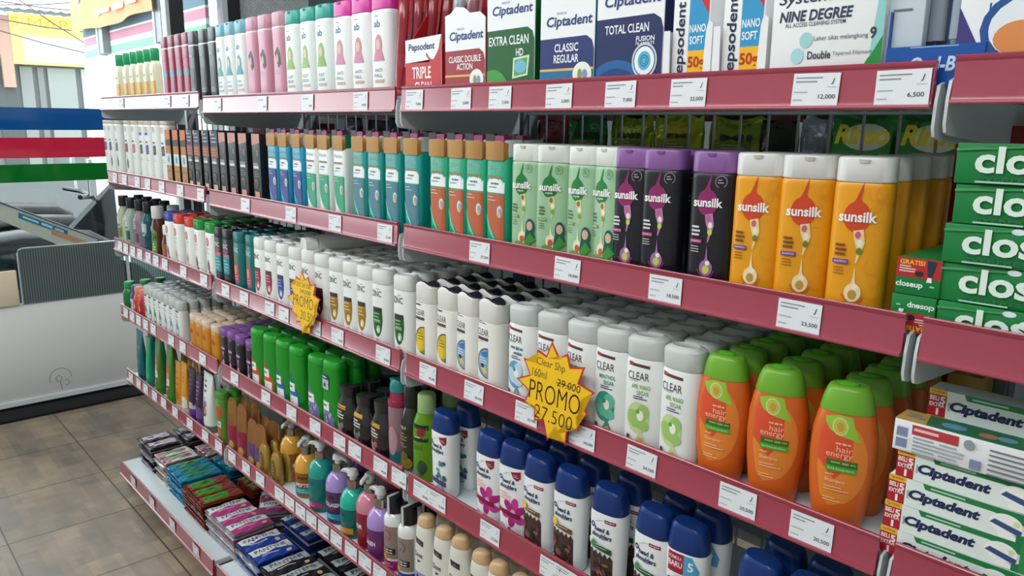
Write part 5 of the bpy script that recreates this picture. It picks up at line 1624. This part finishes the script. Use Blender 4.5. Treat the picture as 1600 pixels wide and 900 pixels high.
def pump(top, low, liq, word, strip, look, px, y0=.012, yaw=0.0, H=.158, back=False, nozzle=0.0):
    q = Proto('pump_bottle', 'bottle', .066, .066, H)
    z2 = H - .042
    pr = [(0, .0295, .0295), (.003, .032, .032), (.01, .033, .033), (z2 - .035, .033, .033), (z2 - .022, .0315, .0315), (z2 - .01, .0255, .0255), (z2 - .003, .0185, .0185), (z2, .0145, .0145)]
    zs_ = z2 - .04
    # the shoulder and the sleeve are two colours of one bottle
    lowp = [p_ for p_ in pr if p_[0] < zs_] + [(zs_, .033, .033)]
    upp = [(zs_, .033, .033)] + [p_ for p_ in pr if p_[0] > zs_]
    b = MB().loft([sec(z, a_, b_, 2, 40) for z, a_, b_ in lowp], mat(low, 'gloss'), True, False).loft([sec(z, a_, b_, 2, 40) for z, a_, b_ in upp], mat(top, 'gloss'), False, True)
    q.part('body', b.mesh('pump_body'))
    q.part('collar', MB().loft([sec(z2 + .0004, .0135, .0135, 2, 28), sec(z2 + .001, .0145, .0145, 2, 28), sec(z2 + .019, .0145, .0145, 2, 28), sec(z2 + .02, .0125, .0125, 2, 28)], mat('b9b2ac', 'metal')).mesh('collar'), False, (), 'shiny chrome collar')
    h = MB().loft([sec(z2 + .0204, .0085, .0085, 2, 20), sec(z2 + .028, .009, .009, 2, 20), sec(z2 + .029, .0135, .0125, 2.4, 20), sec(z2 + .037, .0125, .0115, 2.4, 20), sec(z2 + .042, .0095, .0085, 2.4, 20)], mat('d3d6d4'))
    c, s = math.cos(nozzle), math.sin(nozzle)
    nz_ = []
    for t, ww, hh, dz in ((.004, .0075, .006, .034), (.018, .0055, .005, .036), (.03, .0042, .0036, .034), (.0345, .0036, .003, .0305)):
        nz_.append([(-t * c - yy * ww * s, -t * s + yy * ww * c, z2 + dz + zz_ * hh) for yy, zz_ in ((-1, -.6), (-.6, -1), (.6, -1), (1, -.6), (1, .6), (.6, 1), (-.6, 1), (-1, .6))])
    h.loft(nz_, mat('d3d6d4'))
    q.part('pump_head', h.mesh('pump_head'))
    a = Art().rect(-.028, .004, .026, zs_ - .002, low).text('~', -.01, zs_ - .012, .026, .011, liq, .02)
    if word:
        a.text(word, -.004, zs_ - .03, .046, .0095, 'e9e4ea', .03)
    if strip:
        a.rect(-.03, .012, .022, .026, strip).lines(-.024, .021, .03, 2, .005, 'cfeef0', .0014)
    q.part('label', art_mesh(a, body_map(pr, 2), 'pump_label', .003), True)
    rows(q, 'E', [px], 1, look, 'lotion pump bottles', y0=y0, yaw=yaw)


pump('dba13c', '8f5a1c', '6a3a20', 'ENDI', 'a02a4a', 'amber pump bottle with red band, behind the other amber one', 457, .03, .6, .156, nozzle=1.3)
pump('dfa53a', '96601c', '5d3a20', 'PEPTIDE', '25a7b8', 'amber pump bottle reading PEPTIDE with turquoise band', 480, .01, .95, .146, nozzle=1.1)
pump('0f9a8c', '0c7472', '0a5658', '', 'c2407a', 'teal pump bottle with pink mark and empty shelf beside', 502.5, .012, .3, .166, nozzle=.2)
pump('a98cd0', '5b2f5f', '3a2044', 'COLLAGEN', '1f9cc0', 'lilac and plum pump bottle reading COLLAGEN with blue band', 530, .012, .5, .16, nozzle=2.8)
pump('0fb39a', '0b6a66', '084a4c', '', 'd89a2e', 'turquoise pump bottle with orange mark', 553, .01, .2, .15, nozzle=.15)
pump('cf7f90', '8e1c2c', '5d1420', 'COLOR', None, 'pink and red pump bottle', 579, .014, -.2, .164, nozzle=2.2)
pump('a98ccf', '6a2f6c', '41204a', 'COLLAGEN', None, 'lilac and violet pump bottle reading COLLAGEN, beside the taupe bottles', 596, .008, -.1, .152, nozzle=.25)
pump('7a5a9a', '4a2f5f', '2f1d40', '', None, 'purple pump bottle half hidden behind the turquoise one', 567, .12, 0, .166, nozzle=1)
pump('b07078', '7a2a38', '4a1a24', '', None, 'dusty rose pump bottle half hidden behind the pink one', 611, .12, 0, .166, nozzle=1)


def taupe(foot, foot_art, look, px, y0):
    H = .16
    q = Proto('toner_bottle', 'bottle', .05, .05, H)
    pr = [(0, .022, .022), (.003, .0242, .0242), (.008, .025, .025), (.108, .025, .025), (.116, .0235, .0235), (.122, .018, .018), (.1235, .0165, .0165)]
    q.part('body', bottle_mesh(pr, 'e3e4e2', 2, 36, 'gloss'))
    q.part('cap', MB().loft([sec(.124, .0165, .0165, 2, 32), sec(.125, .0178, .0178, 2, 32), sec(.157, .0172, .0172, 2, 32), sec(H, .0155, .0155, 2, 32)], mat('17181a')).mesh('toner_cap'), False, [('seal_strip', MB().box(-.0035, .0035, -.0186, -.0172, .112, .161, mat('cfd2d4', 'clear')).box(-.0035, .0035, -.0186, .012, .1602, .1612, mat('cfd2d4', 'clear')).mesh('seal_strip'))])
    a = Art().rect(-.0235, .03, .0235, .1, '8f7f74').ring(.0, .08, .012, .0022, '5d3f6a' if foot_art else 'a8385a', 20, -60, 120).ring(-.006, .066, .013, .0022, '4f4a7a' if foot_art else 'a8385a', 20, 100, 250).ring(.006, .066, .012, .0018, '5d3f6a' if foot_art else 'b8506a', 20, 100, 260)
    a.rect(-.0215, .04, .019, .053, '1e1c1d').text('~', -.001, .049, .03, .004, 'd3cfc8').text('~', -.001, .0435, .03, .004, 'd3cfc8').rect(-.0225, .028, .0, .038, 'd8962e')
    a.rect(-.0242, .004, .0242, .026, foot)
    if not foot_art:
        a.ell(-.012, .016, .004, .006, 'e0a02e').ell(-.004, .014, .004, .005, 'd8602e')
    a.lines(-.006, .018, .022, 2, .005, 'd0c8e0', .0016)
    q.part('label', art_mesh(a, body_map(pr, 2), 'toner_label', .003), True)
    rows(q, 'E', [px], 2, look, 'white bottles with taupe labels', y0=y0, yaw=.1)


taupe('a02a6e', False, 'white bottle with taupe label, black cap and magenta foot', 618, .014)
taupe('2b3f9c', True, 'white bottle with taupe label, black cap and blue foot', 640, .009)


def dove(swirl, look, pxs, depth):
    H = .172
    q = Proto('shampoo_bottle', 'bottle', .056, .038, H)
    pr = [(0, .026, .0175), (.003, .0275, .0188), (.04, .028, .019), (.1, .0262, .0182), (.135, .0225, .0168), (.148, .0205, .0155), (.149, .0198, .015)]
    q.part('body', bottle_mesh(pr, 'dedcd2', 2.5, 40))
    q.part('cap', MB().loft([sec(.1494, .0196, .015, 2.4, 36), sec(.1505, .0203, .0155, 2.4, 36), sec(.156, .0198, .0152, 2.4, 36, .08), sec(.165, .0182, .0142, 2.3, 36, .16), sec(.1695, .0135, .0105, 2.2, 36, .18), sec(.1708, .008, .006, 2.2, 36, .18)], mat('d9b489')).mesh('bottle_cap'))
    a = Art().poly([(-.017, .126), (.0085, .122), (.0085, .111), (-.013, .1145)], '26262a').lines(-.0095, .1185, .015, 2, .003, '9a9aa0', .001).text('Dove', -.005, .092, .024, .011, '2a2f45', .012).poly([(-.01, .083), (-.004, .0805), (.002, .082), (-.003, .077), (-.007, .0765)], '2a2f45')
    a.rect(-.024, .006, .014, .056, '8f97bc').rect(-.024, .006, .014, .034, '5f6896').ell(-.004, .032, .006, .02, '2a2c48', rot=.25).ell(-.002, .042, .0016, .0022, 'e8e2c0').ell(-.012, .02, .004, .01, '3f4468', rot=-.3)
    q.part('label', art_mesh(a, body_map(pr, 2.5), 'bottle_label', .003, zstep=.012), True)
    rows(q, 'E', pxs, depth, look, 'white bottles with cream slanted caps', yaws=[.1, .12, .3, .15, .15, .15, .15, .15][:len(pxs)], gap=.012)


dove(True, 'white shampoo bottle with cream slanted cap and black badge', [667, 695, 721, 753, 780, 813, 850, 890], 2)

# ------------------------------------------------------------------ sachets on the base shelf
def crumple(x, y, s):
    return .0016 * math.sin(x * 90 + s) * math.sin(y * 70 + s * 1.7) + .0008 * math.sin(x * 210 + y * 160 + s * 3)


def sachet_strip(loc, rz, nx, sw, sl, body, art_fn, label, group, seed, kind='foil'):
    """a folded strip of joined sachets lying flat: nx pillows side by side"""
    r = empty('sachet_strip', loc, rz)
    tag(r, label, 'sachets', group)
    mb = MB()
    T = .0105
    nxs, nys = 7 * nx, 10
    W = sw * nx

    def zt(x, y):
        u = ((x + W / 2) / sw) % 1.0
        v = (y + sl / 2) / sl
        return T * .45 + T * .5 * max(0, math.sin(math.pi * min(1, max(0, u)))) ** .5 * max(0, math.sin(math.pi * min(1, max(0, v)))) ** .35 + crumple(x, y, seed)
    top = [[(-W / 2 + W * i / nxs, -sl / 2 + sl * j / nys) for i in range(nxs + 1)] for j in range(nys + 1)]
    V = [(x, y, zt(x, y)) for rw in top for x, y in rw] + [(x, y, .0004 + .001 * abs(crumple(x, y, seed)) * 100) for rw in top for x, y in rw]
    n = nxs + 1
    F = [(j * n + i, j * n + i + 1, (j + 1) * n + i + 1, (j + 1) * n + i) for j in range(nys) for i in range(nxs)]
    o = n * (nys + 1)
    F += [(o + j * n + i, o + (j + 1) * n + i, o + (j + 1) * n + i + 1, o + j * n + i + 1) for j in range(nys) for i in range(nxs)]
    for i in range(nxs):
        F += [(i, o + i, o + i + 1, i + 1), (nys * n + i + 1, o + nys * n + i + 1, o + nys * n + i, nys * n + i)]
    for j in range(nys):
        F += [((j + 1) * n, o + (j + 1) * n, o + j * n, j * n), (j * n + nxs, o + j * n + nxs, o + (j + 1) * n + nxs, (j + 1) * n + nxs)]
    mb.add(V, F, mat(body, kind))
    link('sachet_body', mb.mesh('sachet_body', 60), r)
    if art_fn:
        a = Art()
        for k in range(nx):
            art_fn(a, -W / 2 + sw * (k + .5), sw, sl)
        link('sachet_print', art_mesh(a, lambda x, y, off: (x, y, zt(x, y) + off), 'sachet_print', .006, .0007, .0001, .008), r)
    return r


def pile(x, y, n, nx, sw, sl, bodies, art_fn, look, group, rz=0.0, z0=None, show=2):
    zb = SURF['F'] if z0 is None else z0
    for k in range(n):
        top = k >= n - show
        lab = look + (', topmost of its pile' if k == n - 1 else f', {ORD[n - 1 - k]} from the top of its pile')
        sachet_strip((x + random.uniform(-.006, .006), y + random.uniform(-.005, .005) + .0006 * (n - k), zb + .0112 * k), rz + random.uniform(-.03, .03), nx, sw, sl, bodies[k % len(bodies)], art_fn if top else None, lab, group, k * 1.3 + x * 7)


def a_lilac(a, cx, w, l):
    a.rect(cx - w * .42, -l * .44, cx + w * .42, l * .44, '3a3540').rect(cx - w * .3, -l * .4, cx + w * .1, l * .4, 'cdb6cc').rect(cx + .12 * w, -l * .3, cx + w * .24, l * .38, 'e0d4de').ell(cx, -.02, w * .14, l * .1, '6a4a70')


def a_white(a, cx, w, l):
    a.rect(cx - w * .42, -l * .44, cx + w * .42, l * .44, 'd9dcd4').rect(cx - w * .3, -l * .3, cx + w * .2, l * .2, '7f9a6a').ell(cx, l * .25, w * .2, l * .1, 'b0506a').rect(cx - w * .4, -l * .44, cx + w * .4, -l * .3, 'b08a96')


def a_blue(a, cx, w, l):
    a.rect(cx - w * .46, -l * .46, cx + w * .46, l * .46, '1583a8').ell(cx, -.0, w * .34, l * .36, '3c8a34').text('Sunsilk', cx, -.01, l * .5, w * .26, '17401c', .02, 0, math.pi / 2)


def a_red(a, cx, w, l):
    a.rect(cx - w * .46, -l * .46, cx + w * .46, l * .46, '8a3424').poly([(cx - w * .32, -l * .4), (cx + w * .32, -l * .4), (cx + w * .34, l * .1), (cx, l * .22), (cx - w * .34, l * .1)], '3f9a2c').text('Sunsilk', cx, -l * .14, l * .44, w * .26, '12401a', .02, 0, math.pi / 2)


def pant(c, dark=False):
    def f(a, cx, w, l):
        a.rect(cx - w * .47, -l * .47, cx + w * .47, l * .47, c)
        P = [(cx - w * .47, -l * .47)] + [(cx + w * (.0 + .05 * math.sin(k * .9)), -l * .47 + l * .94 * k / 10) for k in range(11)] + [(cx - w * .47, l * .47)]
        a.poly(P, 'b9bdbf' if dark else 'dcdfe0').text('PANTENE', cx - w * .24, 0, l * .74, w * .24, '23282c', .02, 0, math.pi / 2)
        a.ell(cx + w * .3, l * .3, w * .1, w * .1, 'd9b88a').lines(cx + w * .12, -l * .3, w * .06, 1, .01, 'e8d8e0', l * .4)
    return f


LP, WH, BL, RD, MG, NV, BK = (['4a4450', 'b9a8b8', '2c2a30'], ['c8ccc0', 'a8687a', '9fae8c'], ['127a9c', '1a6f96', '0f8ab0'], ['7d2a1c', '8f3a26', '70301f'], ['cfd0d2', 'a8aaae', 'b84a86'], ['23408f', 'b8bcc4', '1c3474'], ['1d1f22', 'a8aaac', '26282b'])
pile(-1.79, .065, 9, 2, .075, .12, LP, a_lilac, 'lilac and black sachet strip', 'lilac sachet strips')
pile(-1.79, .205, 9, 2, .075, .12, LP, a_lilac, 'lilac and black sachet strip at the back', 'lilac sachet strips at the back')
pile(-1.63, .07, 8, 2, .062, .125, WH, a_white, 'white sachet strip with green and rose', 'white green sachet strips')
pile(-1.61, .215, 8, 2, .062, .125, WH, a_white, 'white sachet strip at the back', 'white green sachet strips at the back')
pile(-1.45, .068, 9, 3, .056, .14, BL, a_blue, 'blue sachet strip with green oval', 'blue sachet strips')
pile(-1.43, .225, 9, 3, .056, .14, BL, a_blue, 'blue sachet strip at the back', 'blue sachet strips at the back')
pile(-1.255, .06, 9, 3, .062, .14, RD, a_red, 'rust sachet strip with green panels', 'rust sachet strips')
pile(-1.215, .22, 9, 2, .062, .14, RD, a_red, 'rust sachet strip with green panels at the back', 'rust sachet strips at the back')
pile(-1.04, .058, 8, 3, .073, .13, MG, pant('b83a80'), 'white and magenta sachet strip', 'magenta sachet strips')
pile(-1.06, .205, 8, 2, .085, .125, MG, pant('8f2f66'), 'white and magenta sachet strip at the back', 'magenta sachet strips at the back', rz=-.5)
pile(-.83, .055, 7, 2, .078, .13, NV, pant('23439a'), 'white and blue sachet strip', 'blue white sachet strips')
pile(-.83, .215, 9, 3, .06, .14, NV, pant('23397f', True), 'silver and navy sachet strip at the back', 'navy sachet strips')
pile(-.62, .06, 7, 3, .075, .14, BK, pant('1c1e21', True), 'silver and black sachet strip', 'black sachet strips')
pile(-.6, .22, 7, 3, .075, .14, BK, pant('1c1e21', True), 'silver and black sachet strip at the back', 'black sachet strips at the back')
pile(-.36, .06, 7, 3, .075, .14, BK, pant('1c1e21', True), 'silver and black sachet strip nearest the viewer', 'nearest black sachet strips')

# ------------------------------------------------------------------ toothpaste at the near end
def tooth_carton(loc, rz, L, h, d, body, art, label, group, side=None, top=None, rx=0.0):
    r = empty('toothpaste_carton', loc, rz)
    r.rotation_euler = (rx, 0, rz)
    tag(r, label, 'carton', group)
    MB().box(0, L, 0, d, .0002, h - .0002, mat(body, 'print'), .0008).obj('carton_body', r)
    link('front_print', art_mesh(art, flat_front(0), 'front_print', 0), r)
    if side:
        link('end_print', art_mesh(side, lambda x, z, off: (-off, d - x, z), 'end_print', 0), r)
    if top:
        link('top_print', art_mesh(top, flat_top(h), 'top_print', 0), r)
    return r


def closeup_front(L, h):
    a = Art().rect(L * .5, h * .62, L * .98, h * .96, '9fc0d8')
    r = random.Random(3)
    for k in range(26):
        a.ell(L * (.32 + .66 * r.random()), h * (.66 + .3 * r.random()), .006, .0028, ('c8dcea', '6f9ac0', '2f7a5a', 'e0ecf2')[k % 4])
    a.poly([(0, h * .86), (L * .1, h * .9), (L * .16, h * .88), (L * .3, h * .95), (L * .3, h * .9), (0, h * .8)], '3f9a5c')
    a.text('closeup', L * .41, h * .5, L * .64, h * .84, 'dff0e4', .03).text('EVERFRESH', L * .27, h * .14, L * .32, h * .1, '2f6a4a', .02).lines(L * .1, h * .04, L * .34, 1, .004, 'a8d8b8', .0016)
    return a


for k in range(5):
    tooth_carton(((.924, .9223, .9215, .9255, .9235)[k], .014 + .003 * (k % 2), SURF['B'] + .0387 * k), .02 + .012 * (k % 3), .19, .0385, .034, '0c7a38', closeup_front(.19, .0385), f'long green toothpaste carton in the tall stack, {["lowest", "second from the bottom", "third from the bottom", "fourth from the bottom", "topmost"][k]}', 'long green toothpaste cartons')


def gratis(up):
    a = Art().rect(0, .02, .046, .042, 'b02a30').text('GRATIS!', .016, .037, .026, .0055, 'f0b52a', .03).lines(.003, .0315, .018, 3, .0028, 'e8c8c4', .0014).poly([(.031, .041), (.041, .04), (.037, .022), (.033, .022)], '23303f').poly([(.033, .022), (.037, .022), (.0375, .0165), (.032, .0165)], 'e8eaea').ell(.024, .025, .0045, .003, '2a2426').text('closeup', .015, .0115, .028, .0085, 'dff0e4', .03).lines(.036, .011, .007, 1, .002, '8fc8a0', .002)
    for i, (vs, fs, h, k) in enumerate(a.it):
        a.it[i] = ([(x * .93, z * .915) for x, z in vs], fs, h, k)
    if not up:
        for i, (vs, fs, h, k) in enumerate(a.it):
            a.it[i] = ([(.043 - x, .0385 - z) for x, z in vs], fs, h, k)
    return a


for k in range(2):
    tooth_carton((.879 + .0015 * k, .014, SURF['B'] + .0387 * k), .03, .043, .0385, .17, '0c7a38', gratis(k == 1), f'green and red gift toothpaste carton end-on by the green stack, {["lower and upside down", "upper and upright"][k]}', 'end-on gift cartons')


def cip_front(L, h):
    w = .0178
    a = Art().rect(0, 0, w, h, 'b01f2c').rect(0, h * .8, w, h, 'eab02a').text('Rp.43000', w * .5, h * .9, w * .7, h * .09, '6a4a1c', .01).text('BELI', w * .32, h * .66, w * .5, h * .17, 'f3e4e2', .03).text('5', w * .78, h * .62, w * .3, h * .27, 'f3e4e2', .04).text('EXTRA', w * .5, h * .43, w * .84, h * .15, 'f3e4e2', .03).text('1', w * .55, h * .18, w * .14, h * .25, 'f3e4e2', .04)
    a.rect(w, 0, L, h, 'dfeae4').rect(.128, 0, L, h, '2f8a4a').poly([(.034, h), (.037, h * .8), (.1, h * .8), (.128, h * .62), (.128, h)], '1f7a44').poly([(.116, 0), (.12, h * .2), (.128, h * .3), (.128, 0)], '1f7a44').lines(.042, h * .87, .05, 1, .01, 'a8d0b4', .0018)
    a.text('Ciptadent', .0555, h * .45, .068, h * .46, '1d2a52', .05, .2).lines(w + .002, h * .3, .003, 1, .1, '9ab0a8', h * .3)
    a.ell(.112, h * .52, .0145, h * .34, 'eef2ea').poly([(.098, h * .45), (.102, h * .6), (.126, h * .42), (.125, h * .22)], '3a4f80').ell(.121, h * .6, .003, h * .1, 'd8dcb0').poly([(.104, h * .22), (.108, h * .02), (.122, h * .02), (.122, h * .2)], 'eef2ea').text('FRESH', .14, h * .3, .012, h * .14, 'dfeee4', .02)
    return a


def cip_back(L, h):
    a = Art().rect(.003, h * .12, .014, h * .8, '7f88a8').lines(.003, h * .76, .018, 3, .012, 'dfe3ea', .002).rect(.018, h * .62, .062, h * .92, 'b83a40').lines(.02, h * .74, .036, 1, .004, 'e8c0c0', .003).lines(.02, h * .5, .03, 5, .004, '9aa0a8', .0016).lines(.045, h * .5, .025, 5, .004, 'a4aab0', .0016).rect(.074, h * .08, .084, h * .36, '7f88a8').lines(.09, h * .76, .045, 6, .005, '6f757d', .0016).lines(.13, h * .6, .045, 5, .005, '8a9098', .0016).ell(.072, h * .78, .005, .005, '8f98a0')
    return a


ZC = SURF['C']
HC, LC = .0302, .152
for k in range(4):
    tooth_carton(((.8955, .8964, .8971, .9026)[k], .014 + .001 * k, ZC + HC * k), .03 + .01 * (k % 2), LC, HC - .0002, .032, 'dfe8e2', cip_front(LC, HC), f'white green carton with red offer panel, front stack, {["lowest", "second from the bottom", "third from the bottom", "fourth from the bottom"][k]}', 'white and green toothpaste cartons')
tp = Art().rect(0, 0, .03, .034, 'c9a04a').lines(.006, .02, .02, 2, .008, '7f8aa0', .005).poly([(.03, 0), (LC, 0), (LC, .034), (.024, .034)], '1c6a42').ell(.052, .016, .012, .008, '5f9ac0').ell(.084, .014, .009, .007, 'b8705a').ell(.1, .016, .009, .007, '6a9ab8')
tooth_carton((.8975, .012, ZC + HC * 4), .03, .19, .0345, .034, 'e3e6e6', cip_back(.19, .0345), 'white toothpaste carton showing its printed back on top of the front stack', 'white and green toothpaste cartons', top=tp)
for k in range(6):
    tooth_carton((.911, .062, ZC + HC * k), .03, LC, HC - .0002, .032, 'd8e0da', cip_front(LC, HC), f'white green carton with red offer panel, rear stack, {["lowest", "second from the bottom", "third from the bottom", "fourth from the bottom", "fifth from the bottom", "topmost"][k]}', 'rear toothpaste cartons')
o = MB().box(-.02, .02, 0, .05, 0, .055, mat('b8963a', 'print'), .001).box(-.02, .02, 0, .05, .056, .11, mat('b8963a', 'print'), .001).box(-.0205, .0205, -.0005, .05, .0535, .0575, mat('2a2620', 'print'))
o = o.obj('yellow_carton', None, (X(1440, .2, ZC + .12) + .03, .25, ZC + .1))
o.location.z = ZC + .0
o.scale = (1, 1, 1.35)
tag(o, 'mustard yellow carton with a dark band in the gap behind the toothpaste', 'carton')

# ------------------------------------------------------------------ goods on the far side, seen through the wire grid
def far_pouch(x, w, h, body, art, label, z0, y=.40, rz=0.0):
    r = empty('detergent_pouch', (x, y, z0), rz)
    tag(r, label, 'pouch', 'pouches on the far side of the grid')
    R = []
    for t, a_, b_ in ((0, .46, .02), (.08, .5, .026), (.5, .49, .022), (.85, .5, .008), (.95, .49, .002), (1, .48, .0015)):
        R.append([(px_ + .002 * math.sin(k * 1.7 + t * 9), py_, pz_ + (.004 * math.sin(k * .9 + x * 30) if t == 1 else 0)) for k, (px_, py_, pz_) in enumerate(sec(h * t, w * a_, b_, 2.6, 26))])
    MB().loft(R, mat(body, 'foil')).obj('pouch_body', r)
    if art:
        link('pouch_print', art_mesh(art, lambda X_, z, off: (X_, -.026 * max(.12, 1 - max(0, z / h - .1) * 1.0) - .002 - off, z), 'x', .01, .0015), r)
    return r


ZR = SURF['B']
gm = lambda t, c: Art().text(t, 0, .186, .06, .012, c, .02).rect(-.03, .15, .03, .176, '5a6a20').lines(-.026, .172, .05, 4, .005, 'b8c060', .0016)
i = 0
for x, w, h, b_, ar, lk in ((-.86, .11, .215, '2a1d33', None, 'dark violet pouch'), (-.74, .11, .21, '3d1a30', None, 'deep plum pouch'), (-.62, .1, .215, '1d2238', None, 'dark navy pouch'), (-.5, .1, .21, '4a1638', None, 'dark magenta pouch'), (-.38, .11, .215, '26202c', None, 'charcoal pouch'), (-.26, .11, .212, '5a1440', None, 'magenta pouch with pink stripe'), (-.14, .1, .21, '1d3f8a', None, 'bright blue pouch'), (-.03, .1, .212, '5a1a20', None, 'dark red pouch'),
                            (.08, .1, .218, '1d6a3a', gm('MAMI', '2a3a1a'), 'emerald pouch'), (.19, .11, .222, '8a9a1c', gm('MAMI', '23301a'), 'olive lime pouch with MI lettering'), (.31, .11, .224, '97a51f', gm('JEMI', '23301a'), 'yellow green pouch with barcode panel'), (.43, .11, .22, '7f8f1a', gm('MI', '23301a'), 'olive pouch with dark printing'), (.515, .07, .214, '2a2a1c', None, 'black and gold pouch')):
    far_pouch(x, w, h, b_, ar, lk + ' behind the wire grid', ZR, .41 + .01 * (i % 2), .06 * (i % 3 - 1))
    i += 1
for k in range(4):
    a = Art().rect(-.044, .1, .044, .2, '2f8a34').ell(.006, .192, .036, .02, 'e6ecd2').rect(-.044, .1, .044, .15, 'c9d8a8').rect(-.01, .13, .034, .155, 'e6eae2').text('Molto', .012, .158, .03, .01, '2f5a38', .02).text('Rinso', 0, .196, .082, .03, 'efdf2a', .04, .2)
    far_pouch(.662 + .1 * k, .098, .228, '2a7a30', a, f'green detergent pouch reading Rinso behind the grid, {ORD[k]} from left', ZR, .4, .02)
a = Art().rect(-.02, .06, .02, .2, 'c9ccd0')
far_pouch(.585, .045, .222, '8a9098', None, 'crumpled black and silver pouch beside the green detergent', ZR, .40, .3)
far_pouch(.42, .1, .2, '2a8a4a', Art().rect(-.03, .1, .0, .17, '1d6a3a').rect(.0, .11, .03, .19, 'c0408a'), 'green and pink pouch on the far third shelf', SURF['C'], .4, 0)
for k in range(3):
    o = MB().box(-.05, .05, 0, .1, 0, .2, mat(['a8323a', '6a2430', '8a2a34'][k], 'print'), .002).obj('far_carton', None, (-1.5 + .16 * k, .4, SURF['B']))
    tag(o, f'{["bright red", "dark maroon", "brick red"][k]} carton on the far side behind the grid', 'carton', 'cartons on the far side of the grid')
o = MB().box(-.045, .045, 0, .06, 0, .21, mat('a02a2a', 'print'), .001).obj('gift_carton', None, (X(1568, .2, SURF['B'] + .23), .2, SURF['B']))
tag(o, 'dark red carton behind the long green toothpaste stack', 'carton')


# ------------------------------------------------------------------ starburst price signs on the third rail
def promo(px, py, rad, lines_, label, level='C', rz=0.0):
    q = pt(px, py, 'y', -.0085)
    r = empty('promo_sign', (q.x, -.0085, q.z))
    r.rotation_euler = (math.radians(-2), rz, 0)
    tag(r, label, 'sign', 'starburst promotion signs')
    rr = random.Random(4)

    def star(R, k_in):
        P = []
        for k in range(26):
            ro = R * (1 + .1 * math.sin(k * 2.3)) if k % 2 == 0 else R * k_in
            t = 2 * math.pi * (k + .5) / 26 + math.pi / 2
            P.append((ro * math.cos(t), ro * math.sin(t)))
        return P
    MB().prism(star(rad, .72), -.0004, .0004, 'y', mat('c22a2a', 'paper')).obj('card', r, sharp=10)
    a = Art().poly(star(rad * .93, .725), 'f2c014', 'paper')
    for t, x, z, w, h, b_ in lines_:
        a.text(t, x * rad, z * rad, w * rad, h * rad, '1d1a16', b_, .1)
    a.lines(.05 * rad, .2 * rad, .62 * rad, 1, .01, '1d1a16', .0012) if rad > .03 else None
    link('handwriting', art_mesh(a, flat_front(-.0004), 'handwriting', 0), r)


promo(866, 612, .078, [('Clear Shp', -.12, .5, .78, .2, -.004), ('160ml', -.42, .27, .42, .17, -.004), ('29.000', .38, .22, .62, .15, 0), ('PROMO', 0, -.1, 1.4, .4, -.012), ('27.500', .0, -.52, 1.05, .28, -.014)], 'large yellow starburst sign reading PROMO 27.500 on the third rail')
promo(475, 472, .074, [('ZINC SHP 170ml', 0, .52, .9, .14, 0), ('24.500', .1, .33, .7, .13, 0), ('PROMO', -.05, .0, 1.3, .34, -.012), ('20.500', .25, -.42, 1.0, .28, -.014)], 'yellow starburst sign reading PROMO 20.500 before the white shield bottles')
